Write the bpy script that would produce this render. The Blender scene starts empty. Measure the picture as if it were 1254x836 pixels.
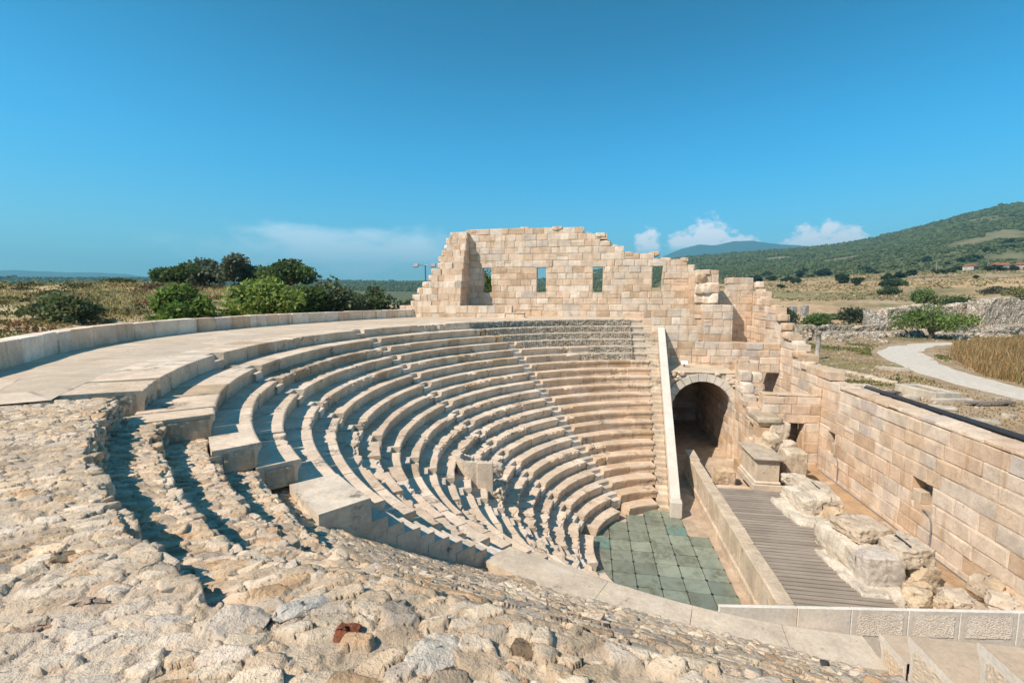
import bpy, math, random
import numpy as np
from mathutils import Vector

SC = bpy.context.scene
COL = SC.collection
R_ = math.radians
random.seed(7)
RNG = np.random.default_rng(7)

# ------------------------------------------------------------------ camera numbers
F = 557.0
CAM = np.array([-4.78755461, -18.09791558, 10.59409646])
YAW, TH = R_(9.622982), R_(5.725962)


def at(px, py, **k):
    """world point seen at a pixel of the photograph on a plane x=, y= or z= (used to take measurements)"""
    (a, v), = k.items()
    X = px - 627; Y = py - 418
    fw = F * math.cos(TH) - Y * math.sin(TH); up = -F * math.sin(TH) - Y * math.cos(TH)
    d = np.array([X * math.cos(YAW) - fw * math.sin(YAW), X * math.sin(YAW) + fw * math.cos(YAW), up])
    i = 'xyz'.index(a)
    return CAM + d * (v - CAM[i]) / d[i]


# ------------------------------------------------------------------ noise
def _h(ix, iy, iz, s):
    n = (ix * 374761393 + iy * 668265263 + iz * 2147483647 + s * 974634777) & 0xffffffff
    n = ((n ^ (n >> 13)) * 1274126177) & 0xffffffff
    n = (n ^ (n >> 16)) & 0xffffffff
    n = (n * 2246822519) & 0xffffffff
    n = (n ^ (n >> 15)) & 0xffffff
    return n / float(0xffffff)


def vnoise(p, s=0):
    p = np.asarray(p, float)
    i = np.floor(p).astype(np.int64); f = p - i; f = f * f * (3 - 2 * f)
    x, y, z = i[..., 0], i[..., 1], i[..., 2]
    u, v, w = f[..., 0], f[..., 1], f[..., 2]
    def L(a, b, t): return a + (b - a) * t
    c = [[[_h(x + a, y + b, z + d, s) for d in (0, 1)] for b in (0, 1)] for a in (0, 1)]
    return L(L(L(c[0][0][0], c[1][0][0], u), L(c[0][1][0], c[1][1][0], u), v),
             L(L(c[0][0][1], c[1][0][1], u), L(c[0][1][1], c[1][1][1], u), v), w) * 2 - 1


def fbm(p, o=4, s=0):
    p = np.asarray(p, float); a = 0; k = 1; t = 0
    for q in range(o):
        a = a + vnoise(p * (2 ** q) + 17.3 * q, s + q) * k; t += k; k *= .5
    return a / t


def sstep(a, b, x):
    t = np.clip((x - a) / (b - a), 0, 1)
    return t * t * (3 - 2 * t)


# ------------------------------------------------------------------ mesh building
class MB:
    def __init__(self):
        self.v = []; self.f = []; self.c = []; self.sm = []; self.n = 0

    def add(self, V, Fc, col=(.5, .5, .5), smooth=False):
        V = np.asarray(V, float).reshape(-1, 3)
        b = self.n
        self.v.append(V); self.n += len(V)
        self.f += [tuple(i + b for i in f) for f in Fc]
        self.sm += [smooth] * len(Fc)
        c = np.asarray(col, float)
        if c.ndim == 1: c = np.tile(c, (len(V), 1))
        self.c.append(c)

    def build(self, name, m, parent=None):
        V = np.concatenate(self.v); C = np.concatenate(self.c)
        return mesh_obj(name, V, self.f, C, m, parent, self.sm)


def mesh_obj(name, V, faces, C, m, parent=None, sm=None):
    me = bpy.data.meshes.new(name)
    if isinstance(faces, np.ndarray):            # all quads or all tris
        k = faces.shape[1]; n = len(faces)
        me.vertices.add(len(V)); me.vertices.foreach_set('co', V.astype(np.float32).ravel())
        me.loops.add(n * k); me.loops.foreach_set('vertex_index', faces.astype(np.int32).ravel())
        me.polygons.add(n); me.polygons.foreach_set('loop_start', np.arange(0, n * k, k, dtype=np.int32))
        me.update(calc_edges=True)
    else:
        me.from_pydata([tuple(v) for v in V], [], faces)
    if sm is not None:
        s = np.full(len(me.polygons), bool(sm)) if isinstance(sm, bool) else np.array(sm, bool)
        me.polygons.foreach_set('use_smooth', s)
    if C is not None:
        a = me.color_attributes.new('Col', 'FLOAT_COLOR', 'POINT')
        a.data.foreach_set('color', np.c_[C[:, :3], np.ones(len(C))].astype(np.float32).ravel())
    me.materials.append(m)
    me.update()
    o = bpy.data.objects.new(name, me); COL.objects.link(o)
    if parent: o.parent = parent
    return o


def tag(o, label=None, cat=None, group=None, kind=None):
    if label: o['label'] = label
    if cat: o['category'] = cat
    if group: o['group'] = group
    if kind: o['kind'] = kind
    return o


def empty(name, label, cat, group=None):
    o = bpy.data.objects.new(name, None); COL.objects.link(o)
    o.empty_display_size = .3
    return tag(o, label, cat, group)


def struct(o): o['kind'] = 'structure'; return o


# chamfered hexahedron from 8 corners, index = i + 2j + 4k
_CH = None
def chbox(mb, C8, c=.015, col=(.5, .5, .5), face=None):
    C8 = np.asarray(C8, float)
    ax = [1, 2, 4]
    V = np.zeros((24, 3))
    for n in range(8):
        e = []
        for a in range(3):
            d = C8[n ^ ax[a]] - C8[n]; l = np.linalg.norm(d) + 1e-9
            e.append(d / l * min(c, l * .3))
        for a in range(3):
            V[n * 3 + a] = C8[n] + sum(e[b] for b in range(3) if b != a)
    if face is None:
        mb.add(V, chfaces(), col); return
    # dressed front: a slightly pillowed field inside a margin stained like the joints
    rg = face; q = [0 * 3 + 1, 1 * 3 + 1, 5 * 3 + 1, 4 * 3 + 1]
    a, b, d, e = V[q[0]], V[q[1]], V[q[2]], V[q[3]]
    w_ = np.linalg.norm(b - a); h_ = np.linalg.norm(e - a); nrm = np.cross(b - a, e - a); nrm = nrm / (np.linalg.norm(nrm) + 1e-9)
    def pt(u, v): return (a * (1 - u) + b * u) * (1 - v) + (e * (1 - u) + d * u) * v
    us = [0, min(.3, rg.uniform(.03, .11) / w_), .5 + rg.uniform(-.15, .15), 1 - min(.3, rg.uniform(.03, .11) / w_), 1]; vs = [0, min(.35, rg.uniform(.03, .09) / h_), 1 - min(.35, rg.uniform(.03, .09) / h_), 1]
    pil = rg.uniform(.0, .022); G = []; GC = []; col = np.asarray(col); tan = np.array([.47, .335, .205]) * rg.uniform(.9, 1.15); k_ = rg.uniform(.0, .36)
    for j, v in enumerate(vs):
        for i, u in enumerate(us):
            edge_ = i in (0, 4) or j in (0, 3)
            p = pt(u + (0 if edge_ else rg.normal(0, .02)), v + (0 if edge_ else rg.normal(0, .03))) + nrm * (0 if edge_ else pil + rg.normal(0, .004))
            G.append(p); m_ = (k_ * rg.uniform(.3, 1.) if edge_ else 0); GC.append(col * (1 - m_) + tan * m_)
    F_ = [f for f in chfaces() if set(f) != set(q)]
    vv = np.concatenate([V, np.array(G)]); cc = np.concatenate([np.tile(col * .75 + tan * .25, (24, 1)), np.array(GC)])
    F_ = F_ + [(24 + j * 5 + i, 24 + j * 5 + i + 1, 24 + (j + 1) * 5 + i + 1, 24 + (j + 1) * 5 + i) for j in range(3) for i in range(4)]
    mb.add(vv, F_, cc)


def chfaces():
    global _CH
    if _CH: return _CH
    fs = []
    def vid(n, a): return n * 3 + a
    ax = [1, 2, 4]
    for a in range(3):
        b, d = [q for q in range(3) if q != a]
        for s in (0, 1):
            q = [s * ax[a], s * ax[a] + ax[b], s * ax[a] + ax[b] + ax[d], s * ax[a] + ax[d]]
            f = [vid(n, a) for n in q]
            if (s == 0) != (a == 1): f = f[::-1]
            fs.append(tuple(f))
    for a in range(3):                      # edges along axis a, between faces of axes b and d
        b, d = [q for q in range(3) if q != a]
        for sb in (0, 1):
            for sd in (0, 1):
                n0 = sb * ax[b] + sd * ax[d]; n1 = n0 + ax[a]
                f = [vid(n0, b), vid(n1, b), vid(n1, d), vid(n0, d)]
                if (sb + sd) % 2 == (0 if a != 1 else 1): f = f[::-1]
                fs.append(tuple(f))
    for n in range(8):
        f = [vid(n, 0), vid(n, 1), vid(n, 2)]
        if bin(n).count('1') % 2 == 0: f = f[::-1]
        fs.append(tuple(f))
    _CH = fs
    return fs


def box8(P, U, V, W):
    P = np.asarray(P, float)
    return [P + i * np.asarray(U) + j * np.asarray(V) + k * np.asarray(W) for k in (0, 1) for j in (0, 1) for i in (0, 1)]


PAL = [(5, (.60, .49, .375)), (4, (.66, .57, .46)), (3, (.55, .42, .295)), (2, (.56, .51, .44)), (1.6, (.47, .345, .23)),
       (2.2, (.62, .475, .35)), (2.4, (.70, .63, .535)), (.7, (.48, .44, .40))]
PALW = np.array([p[0] for p in PAL]); PALW = PALW / PALW.sum()
PALC = np.array([p[1] for p in PAL]); PALC = (PALC * .78 + .22 * (PALW[:, None] * PALC).sum(0)) * np.array([1.15, 1.085, 1.045])


def pcol(rng, k=1.0):
    c = PALC[rng.choice(len(PALC), p=PALW)]
    return np.clip(c * (1 + rng.normal(0, .045)) * k, 0, 1)


def ashlar(mb, P0, U, L, z0, courses, top, thick, N, openings=(), seed=0, wmin=.5, wmax=1.15, jit=.01, cuts=None):
    """squared masonry: P0 front corner, U along, N outward (towards the viewer), thickness goes along -N"""
    rng = np.random.default_rng(seed)
    P0 = np.array([P0[0], P0[1], 0.]); U = np.array([U[0], U[1], 0.]); N = np.array([N[0], N[1], 0.])
    z = z0
    for h in courses:
        za, zb = z, z + h; z = zb
        u = -rng.uniform(0, .4)
        while u < L - .01:
            u2 = u + rng.uniform(wmin, wmax)
            if L - u2 < .3: u2 = L
            a, b = max(u, 0), min(u2, L); u = u2
            segs = [(a, b, za, zb)]
            for (o0, o1, oz0, oz1) in openings:
                ns = []
                for (s0, s1, sa, sb) in segs:
                    if s1 <= o0 or s0 >= o1 or sb <= oz0 + .02 or sa >= oz1 - .02:
                        ns.append((s0, s1, sa, sb)); continue
                    if s0 < o0 - .03: ns.append((s0, o0, sa, sb))
                    if s1 > o1 + .03: ns.append((o1, s1, sa, sb))
                    if sa < oz0 - .05: ns.append((max(s0, o0), min(s1, o1), sa, oz0))
                    if sb > oz1 + .05: ns.append((max(s0, o0), min(s1, o1), oz1, sb))
                segs = ns
            for (s0, s1, sa, sb) in segs:
                if s1 - s0 < .06: continue
                t = top(.5 * (s0 + s1)) if callable(top) else top
                if sa > t - .12: continue
                tb = min(sb, t) if sb > t else sb
                g = .0022
                off = rng.normal(0, jit)
                P = P0 + U * (s0 + g) + N * off + np.array([0, 0, sa + g])
                C8 = np.array(box8(P, U * (s1 - s0 - 2 * g), -N * (thick + off), np.array([0, 0, tb - sa - 2 * g])))
                C8 = C8 + rng.normal(0, .006, C8.shape)
                if sb >= t - .3: C8[4:, 2] -= rng.uniform(0, .07, 4)
                if sb < t - .3 and sb - sa > .4 and rng.random() < .05:
                    mid_ = C8[:4] * .5 + C8[4:] * .5; zs_ = rng.uniform(-.06, .06)
                    up = C8.copy(); up[:4] = mid_ + [0, 0, zs_ + .003]; C8[4:] = mid_ + [0, 0, zs_ - .003]
                    chbox(mb, up, rng.uniform(.006, .02), pcol(rng), rng)
                chbox(mb, C8, rng.uniform(.006, .02), pcol(rng), rng)
    return mb


_SC = {}
def cube_grid(n):
    if n in _SC: return _SC[n]
    idx = {}; V = []; Fq = []
    def vid(p):
        k = tuple(np.round(p, 5))
        if k not in idx: idx[k] = len(V); V.append(p)
        return idx[k]
    for a in range(3):
        for s in (-1, 1):
            for i in range(n):
                for j in range(n):
                    q = []
                    for di, dj in ((0, 0), (1, 0), (1, 1), (0, 1)):
                        p = [0, 0, 0]; p[a] = s
                        p[(a + 1) % 3] = -1 + 2 * (i + di) / n; p[(a + 2) % 3] = -1 + 2 * (j + dj) / n
                        q.append(vid(p))
                    Fq.append(tuple(q if s > 0 else q[::-1]))
    _SC[n] = (np.array(V, float), Fq)
    return _SC[n]


def rock(mb, c, dims, rz=0., rnd=.35, amp=.05, seed=0, n=9, col=None, cuts=5, tilt=0., freq=1.6, fine=0.):
    rng = np.random.default_rng(seed)
    V, Fq = cube_grid(n)
    S = V / np.linalg.norm(V, axis=1)[:, None]
    P = V * (1 - rnd) + S * rnd * 1.25
    for k in range(cuts):
        d = rng.normal(0, 1, 3); d /= np.linalg.norm(d)
        o = rng.uniform(.88, 1.12) if rnd > .3 else rng.uniform(1.12, 1.5)
        q = P @ d - o
        P = P - np.clip(q, 0, None)[:, None] * d
    P = P * np.asarray(dims) / 2
    m = min(dims)
    nz = np.stack([fbm(P * freq / max(m, .2) * .8 + seed * 3.1 + 11 * a, 4, seed + a) for a in range(3)], 1)
    P = P + nz * amp
    if fine:
        fz = np.abs(np.stack([fbm(P * 4.5 + seed + 7 * a, 4, seed + 20 + a) for a in range(3)], 1))
        P = P - fz * fine * np.sign(P)
    ct, st = math.cos(tilt), math.sin(tilt)
    P = P @ np.array([[ct, 0, st], [0, 1, 0], [-st, 0, ct]]).T
    cz, sz = math.cos(rz), math.sin(rz)
    P = P @ np.array([[cz, -sz, 0], [sz, cz, 0], [0, 0, 1]]).T
    P = P + np.asarray(c)
    if col is None: col = pcol(rng)
    cc = np.asarray(col) * (1 + .10 * fbm(P * 2.5, 3, seed + 9))[:, None]
    mb.add(P, Fq, np.clip(cc, 0, 1), True)


def tube(mb, pts, r, col=(.3, .3, .3), n=8):
    pts = np.asarray(pts, float); V = []; Fq = []
    for i, p in enumerate(pts):
        t = pts[min(i + 1, len(pts) - 1)] - pts[max(i - 1, 0)]; t /= np.linalg.norm(t)
        a = np.cross(t, [0, 0, 1.]);
        if np.linalg.norm(a) < .05: a = np.cross(t, [1., 0, 0])
        a /= np.linalg.norm(a); b = np.cross(t, a)
        rr = r[i] if hasattr(r, '__len__') else r
        for k in range(n):
            g = 2 * math.pi * k / n
            V.append(p + rr * (a * math.cos(g) + b * math.sin(g)))
    for i in range(len(pts) - 1):
        for k in range(n):
            k2 = (k + 1) % n
            Fq.append((i * n + k, i * n + k2, (i + 1) * n + k2, (i + 1) * n + k))
    Fq.append(tuple(range(n))); Fq.append(tuple(range((len(pts) - 1) * n, len(pts) * n))[::-1])
    mb.add(V, Fq, col, True)


# ------------------------------------------------------------------ materials
class NT:
    def __init__(self, tree): self.t = tree; self.L = tree.links
    def n(self, typ, **k):
        o = self.t.nodes.new(typ)
        for a, v in k.items(): setattr(o, a, v)
        return o
    def set(self, sock, v):
        if hasattr(v, 'is_output'): self.L.new(v, sock)
        elif isinstance(v, (tuple, list)) and len(v) == 3 and sock.type == 'RGBA': sock.default_value = (*v, 1)
        else: sock.default_value = v
    def pos(self): return self.n('ShaderNodeNewGeometry').outputs['Position']
    def attr(self, name='Col'): return self.n('ShaderNodeAttribute', attribute_name=name).outputs['Color']
    def mapping(self, vec, scale):
        m = self.n('ShaderNodeMapping'); self.L.new(vec, m.inputs['Vector']); m.inputs['Scale'].default_value = scale
        return m.outputs[0]
    def noise(self, vec, scale, detail=4, rough=.55, dist=0.):
        o = self.n('ShaderNodeTexNoise'); self.L.new(vec, o.inputs['Vector'])
        o.inputs['Scale'].default_value = scale; o.inputs['Detail'].default_value = detail
        o.inputs['Roughness'].default_value = rough; o.inputs['Distortion'].default_value = dist
        return o.outputs['Fac']
    def vor(self, vec, scale, feature='F1', out='Distance'):
        o = self.n('ShaderNodeTexVoronoi', feature=feature); self.L.new(vec, o.inputs['Vector'])
        o.inputs['Scale'].default_value = scale
        return o.outputs[out]
    def ramp(self, v, a, b, lo=0., hi=1.):
        o = self.n('ShaderNodeMapRange'); o.interpolation_type = 'SMOOTHSTEP'
        self.set(o.inputs[0], v)
        for i, q in enumerate((a, b, lo, hi)): o.inputs[i + 1].default_value = q
        return o.outputs[0]
    def math(self, op, a, b=None):
        o = self.n('ShaderNodeMath', operation=op); self.set(o.inputs[0], a)
        if b is not None: self.set(o.inputs[1], b)
        return o.outputs[0]
    def mix(self, f, a, b, mode='MIX'):
        o = self.n('ShaderNodeMix', data_type='RGBA', blend_type=mode)
        self.set(o.inputs[0], f); self.set(o.inputs[6], a); self.set(o.inputs[7], b)
        return o.outputs[2]
    def grey(self, v):
        o = self.n('ShaderNodeCombineColor'); [self.L.new(v, o.inputs[i]) for i in range(3)]
        return o.outputs[0]


def new_mat(name):
    m = bpy.data.materials.new(name); m.use_nodes = True
    t = NT(m.node_tree); b = m.node_tree.nodes['Principled BSDF']
    return m, t, b


def finish(t, b, col, rough=.85, bump=None, dist=.01, spec=.25, strength=1.):
    t.set(b.inputs['Base Color'], col); t.set(b.inputs['Roughness'], rough)
    b.inputs['Specular IOR Level'].default_value = spec
    if bump is not None:
        o = t.n('ShaderNodeBump'); t.L.new(bump, o.inputs['Height'])
        o.inputs['Distance'].default_value = dist; o.inputs['Strength'].default_value = strength
        t.L.new(o.outputs[0], b.inputs['Normal'])


def stone_mat(name, stain=.45, lichen=.5, bump=.012, mott=(.78, 1.14), tint=(1, 1, 1), lscale=1.7, grain=55, ridge=0., lth=.57):
    m, t, b = new_mat(name)
    p = t.pos(); c = t.attr()
    n1 = t.noise(p, 1.6, 6, .6); n2 = t.noise(p, 14, 5, .65)
    c = t.mix(1., c, t.grey(t.ramp(n1, .25, .75, *mott)), 'MULTIPLY')
    c = t.mix(1., c, t.grey(t.ramp(n2, .25, .75, .86, 1.08)), 'MULTIPLY')
    # pale limewash patches
    c = t.mix(t.math('MULTIPLY', t.ramp(t.noise(p, .9, 5, .6), .52, .68), .35), c, (.70, .62, .53))
    # rusty runs
    if stain > 0:
        s = t.noise(t.mapping(p, (2.6, 2.6, .3)), 1., 5, .6)
        c = t.mix(t.math('MULTIPLY', t.ramp(s, .54, .70), stain), c, (.40, .235, .11))
    if lichen > 0:
        l = t.noise(p, lscale, 7, .68, .4)
        l2 = t.noise(p, 9, 4, .7)
        k = t.math('MULTIPLY', t.ramp(l, lth, lth + .13), t.ramp(l2, .40, .58))
        c = t.mix(t.math('MULTIPLY', k, lichen), c, (.115, .10, .085))
    # small dark pits
    pit = t.ramp(t.noise(p, 38, 3, .6), .64, .74)
    c = t.mix(t.math('MULTIPLY', pit, .4), c, (.16, .125, .09))
    if tint != (1, 1, 1): c = t.mix(1., c, tint, 'MULTIPLY')
    h = t.math('ADD', t.math('MULTIPLY', n2, .9), t.math('MULTIPLY', t.noise(p, grain, 4, .7), .45))
    h = t.math('SUBTRACT', h, t.math('MULTIPLY', pit, .5))
    if ridge: h = t.math('ADD', h, t.math('MULTIPLY', t.noise(p, 4.5, 4, .6), ridge))
    finish(t, b, c, .88, h, bump)
    return m


M = {}
M['ashlar'] = stone_mat('ashlar_limestone', .50, .38, .02, (.80, 1.16), lth=.565)
M['seat'] = stone_mat('seat_marble', .16, .9, .014, (.78, 1.12), lscale=1.1, lth=.54)
M['rough'] = stone_mat('weathered_rock', .25, .6, .03, (.72, 1.15), ridge=1.)
M['white'] = stone_mat('restored_marble', .10, .15, .008, (.9, 1.06))
M['rubble'] = stone_mat('rubble_stone', .0, .42, .030, (.76, 1.14), grain=60, ridge=.5)
M['paving'] = stone_mat('walkway_paving', .10, .12, .006, (.88, 1.08))
def add_joints(m, scale, width, amt):
    t = NT(m.node_tree); b = m.node_tree.nodes['Principled BSDF']
    src = b.inputs['Base Color'].links[0].from_socket
    p = t.pos(); e = t.vor(t.mapping(p, (1, 1, .05)), scale, 'DISTANCE_TO_EDGE'); n = t.noise(p, 1.3, 3)
    cc_ = t.vor(t.mapping(p, (1, 1, .05)), scale, 'F1', 'Color'); sp = t.n('ShaderNodeSeparateColor'); t.L.new(cc_, sp.inputs[0])
    c = t.mix(1., src, t.grey(t.ramp(sp.outputs[0], 0, 1, .90, 1.06)), 'MULTIPLY')
    st = t.noise(t.mapping(p, (.35, 1.6, 1)), 1.2, 5, .6)
    c = t.mix(t.math('MULTIPLY', t.ramp(st, .52, .68), .35), c, (.50, .345, .21))
    c = t.mix(t.math('MULTIPLY', t.math('MULTIPLY', t.ramp(e, width, width * .3), t.ramp(n, .35, .6)), amt), c, (.25, .19, .13))
    t.L.new(c, b.inputs['Base Color'])
add_joints(M['paving'], .62, .016, .6)
M['floor'] = stone_mat('brown_floor', .35, .25, .01, (.7, 1.15))


def flat_mat(name, col, rough=.6, metal=0., nz=.12, scale=12):
    m, t, b = new_mat(name)
    c = t.mix(1., col, t.grey(t.ramp(t.noise(t.pos(), scale, 4), .3, .7, 1 - nz, 1 + nz)), 'MULTIPLY')
    finish(t, b, c, rough); b.inputs['Metallic'].default_value = metal
    return m


M['dark_metal'] = flat_mat('dark_painted_metal', (.035, .038, .043), .45)
M['grey_metal'] = flat_mat('grey_galvanised', (.30, .31, .32), .45, .6)
M['cable'] = flat_mat('grey_conduit', (.22, .23, .25), .5)
M['sign'] = flat_mat('white_sign', (.75, .76, .78), .4, 0, .03)
M['black'] = flat_mat('black_fabric', (.018, .019, .022), .7)
M['door'] = flat_mat('red_brown_door', (.16, .055, .035), .6)


def col_mat(name, rough=.9, transl=0., sp=.2, nz=.25, scale=6., bump=0.):
    m, t, b = new_mat(name)
    p = t.pos()
    c = t.mix(1., t.attr(), t.grey(t.ramp(t.noise(p, scale, 5, .65), .28, .72, 1 - nz, 1 + nz)), 'MULTIPLY')
    finish(t, b, c, rough, t.noise(p, scale * 3, 4) if bump else None, bump or .01, sp)
    if transl:
        tr = t.n('ShaderNodeBsdfTranslucent'); t.set(tr.inputs['Color'], c)
        mx = t.n('ShaderNodeMixShader'); mx.inputs[0].default_value = transl
        t.L.new(b.outputs[0], mx.inputs[1]); t.L.new(tr.outputs[0], mx.inputs[2])
        t.L.new(mx.outputs[0], m.node_tree.nodes['Material Output'].inputs['Surface'])
    return m


M['leaf'] = col_mat('foliage', .6, .42, .3, .18, .6)
M['bark'] = col_mat('bark', .9, 0, .1, .3, 9, .02)
M['grass'] = col_mat('dry_grass', .8, .25, .15, .15, .4)
M['scrub'] = col_mat('scrub_far', .9, 0, .05, .25, .05)


def wood_mat():
    m, t, b = new_mat('weathered_deck_wood')
    p = t.pos()
    g = t.noise(t.mapping(p, (.5, 14, 4)), 1.5, 6, .65)
    c = t.mix(t.ramp(g, .3, .7), t.attr(), (.24, .20, .165))
    c = t.mix(t.math('MULTIPLY', t.ramp(t.noise(p, .7, 4), .45, .7), .5), c, (.38, .33, .28))
    finish(t, b, c, .75, g, .006)
    return m
M['wood'] = wood_mat()


def glass_mat():
    m, t, b = new_mat('dirty_green_glass')
    p = t.pos()
    d = t.noise(p, 1.1, 6, .7, .5); d2 = t.noise(p, 4.5, 5, .7)
    dirt = t.math('MULTIPLY', t.ramp(d, .36, .66), t.ramp(d2, .3, .6))
    c = t.mix(dirt, t.attr(), (.13, .135, .095))
    finish(t, b, c, t.ramp(dirt, 0, 1, .06, .38), None, spec=.5)
    tr = t.math('SUBTRACT', .18, t.math('MULTIPLY', dirt, .2))
    t.L.new(tr, b.inputs['Transmission Weight']); b.inputs['IOR'].default_value = 1.45
    return m
M['glass'] = glass_mat()


def ground_mat():
    m, t, b = new_mat('dry_ground')
    p = t.pos(); c = t.attr()
    n = t.noise(p, .45, 7, .65); n2 = t.noise(p, 3.2, 6, .7); n3 = t.noise(p, .035, 6, .65)
    c = t.mix(1., c, t.grey(t.ramp(n, .25, .75, .70, 1.28)), 'MULTIPLY')
    c = t.mix(1., c, t.grey(t.ramp(n2, .25, .75, .80, 1.15)), 'MULTIPLY')
    c = t.mix(1., c, t.grey(t.ramp(n3, .3, .7, .82, 1.15)), 'MULTIPLY')
    c = t.mix(t.math('MULTIPLY', t.ramp(t.noise(p, 6.5, 3, .5), .60, .68), .35), c, (.50, .43, .34))
    finish(t, b, c, .95, n2, .06, .1)
    return m
M['ground'] = ground_mat()
M['gravel'] = col_mat('white_gravel', .9, 0, .1, .14, 2.5, .03)
def ruin_mat():
    m, t, b = new_mat('ruin_stone')
    p = t.pos(); w = t.mapping(p, (1, 1, 1.5))
    e = t.vor(w, 1.7, 'DISTANCE_TO_EDGE'); cc_ = t.vor(w, 1.7, 'F1', 'Color')
    sp = t.n('ShaderNodeSeparateColor'); t.L.new(cc_, sp.inputs[0])
    c = t.mix(1., t.attr(), t.grey(t.ramp(sp.outputs[0], 0, 1, .84, 1.12)), 'MULTIPLY')
    n = t.noise(p, .8, 6, .7); c = t.mix(1., c, t.grey(t.ramp(n, .28, .72, .66, 1.2)), 'MULTIPLY')
    c = t.mix(t.math('MULTIPLY', t.ramp(e, .09, .02), .32), c, (.20, .155, .11))
    c = t.mix(t.math('MULTIPLY', t.ramp(t.noise(t.mapping(p, (1.4, 1.4, .35)), 1.1, 5), .55, .7), .4), c, (.24, .21, .18))
    finish(t, b, c, .92, t.math('ADD', t.ramp(e, 0, .14), n), .14)
    return m
M['rock_far'] = ruin_mat()


# ------------------------------------------------------------------ the cavea
R1, DT, HH = 4.4533, .60454, .42
def RZ(i): return (R1 + (i - 1) * DT + (.51 if i == 21 else 0), HH * i)
_dx = [-13.5, -8.6, -7.2, -6.3, -4.2, 0, 4]; _dv = [0, .15, .30, .45, .72, .86, .86]
def delta(x, y):
    return np.interp(x, _dx, _dv) * sstep(-4.6, -7.6, y)


def cav(R, az, z):
    """point of the seating bowl: radius, azimuth (rad), height; the near side is a little tighter"""
    x, y = R * np.cos(az), R * np.sin(az)
    k = (R - delta(x, y)) / R
    return np.stack([x * k, y * k, z + 0 * x], -1)


def sweep(mb, R, z, a0, a1, prof, rng, dmg=0., col=None, step=.09, seed=0, base=.46):
    """one seat block: a profile (dr, dz) swept from azimuth a0 to a1, closed at both ends"""
    n = max(2, int(abs(a1 - a0) * R / (step if dmg < .05 else step * .55)) + 1)
    az = np.linspace(a0, a1, n)
    pr = np.array(prof + [(prof[-1][0] + .1, -base), (prof[0][0], -base)], float)
    k = len(pr)
    rr = R + pr[None, :, 0] + np.zeros((n, 1)); zz = z + pr[None, :, 1] + np.zeros((n, 1)); aa = az[:, None] + np.zeros((1, k))
    P = cav(rr, aa, zz)
    w = np.zeros(k); w[1:4] = 1.; w[4:-2] = .35
    nz1 = fbm(P * 3.1 + seed, 3, 3); nz2 = fbm(P * 8.5 + seed, 3, 8)
    if dmg > .05:
        bite = np.clip(nz1 * 1.5 + .35, 0, 1.1)
        rr = rr + w * dmg * (.24 * bite + .07 * nz2); zz = zz - w * dmg * (.15 * np.clip(nz1 + .35, 0, 1) + .05 * nz2)
        rr = rr + .02 * nz2 * dmg
    rr = rr + w * .006 * nz2; zz = zz + w * .004 * nz1
    P = cav(rr, aa, zz)
    Fq = []
    for i in range(n - 1):
        for j in range(k - 1):
            q = (i * k + j, i * k + j + 1, (i + 1) * k + j + 1, (i + 1) * k + j)
            Fq.append(q)
        Fq.append((i * k + k - 1, i * k, (i + 1) * k, (i + 1) * k + k - 1))
    Fq.append(tuple(range(k))[::-1]); Fq.append(tuple((n - 1) * k + j for j in range(k)))
    c = np.asarray(col)
    mb.add(P.reshape(-1, 3), Fq, np.tile(c, (n * k, 1)), False)


SEATPROF = [(.735, -.012), (.03, 0), (.004, -.012), (0, -.045), (.004, -.10), (.03, -.135), (.062, -.19), (.075, -.27), (.08, -.425)]
PLAIN = [(.735, -.012), (.03, 0), (.004, -.012), (0, -.06), (.0, -.425)]
TOPPROF = [(1.3, 0.002), (.02, 0), (.003, -.01), (0, -.05), (.0, -.425)]
SEATC = [(.66, .575, .475), (.62, .53, .425), (.69, .61, .515), (.59, .50, .40), (.655, .555, .45)]


def seat_block_color(rng, i, az):
    c = np.array(SEATC[rng.integers(len(SEATC))]) * (1 + rng.normal(0, .03))
    c = c * np.array([1.08, 1.0, .92])
    if rng.random() < .03: c = np.array([.52, .39, .26])
    # right-hand wedge keeps more of its old honey-coloured stone
    if az < R_(131) and i < 16: c = c * np.array([.96, .90, .84])
    return np.clip(c, 0, 1)


def dmg_at(i, az, rng):
    d = math.degrees(az)
    v = 0.
    if i == 1: return .0
    if 192 < d < 213 and 2 <= i <= 6: v = .9
    elif 213 <= d < 224 and i in (7, 8, 13): v = .7 if rng.random() < .5 else .1
    elif 150 < d < 192 and 8 <= i <= 12: v = .75 if rng.random() < .75 else .2
    elif 172 < d < 196 and 2 <= i <= 9: v = .8 if rng.random() < .5 else .2
    elif 203 < d < 226 and i in (10, 11, 14, 15): v = .7 if rng.random() < .5 else 0
    elif 170 < d < 202 and i == 19: v = .45
    elif rng.random() < .14: v = rng.uniform(.3, .7)
    elif rng.random() < .25: v = .12
    return v


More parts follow.
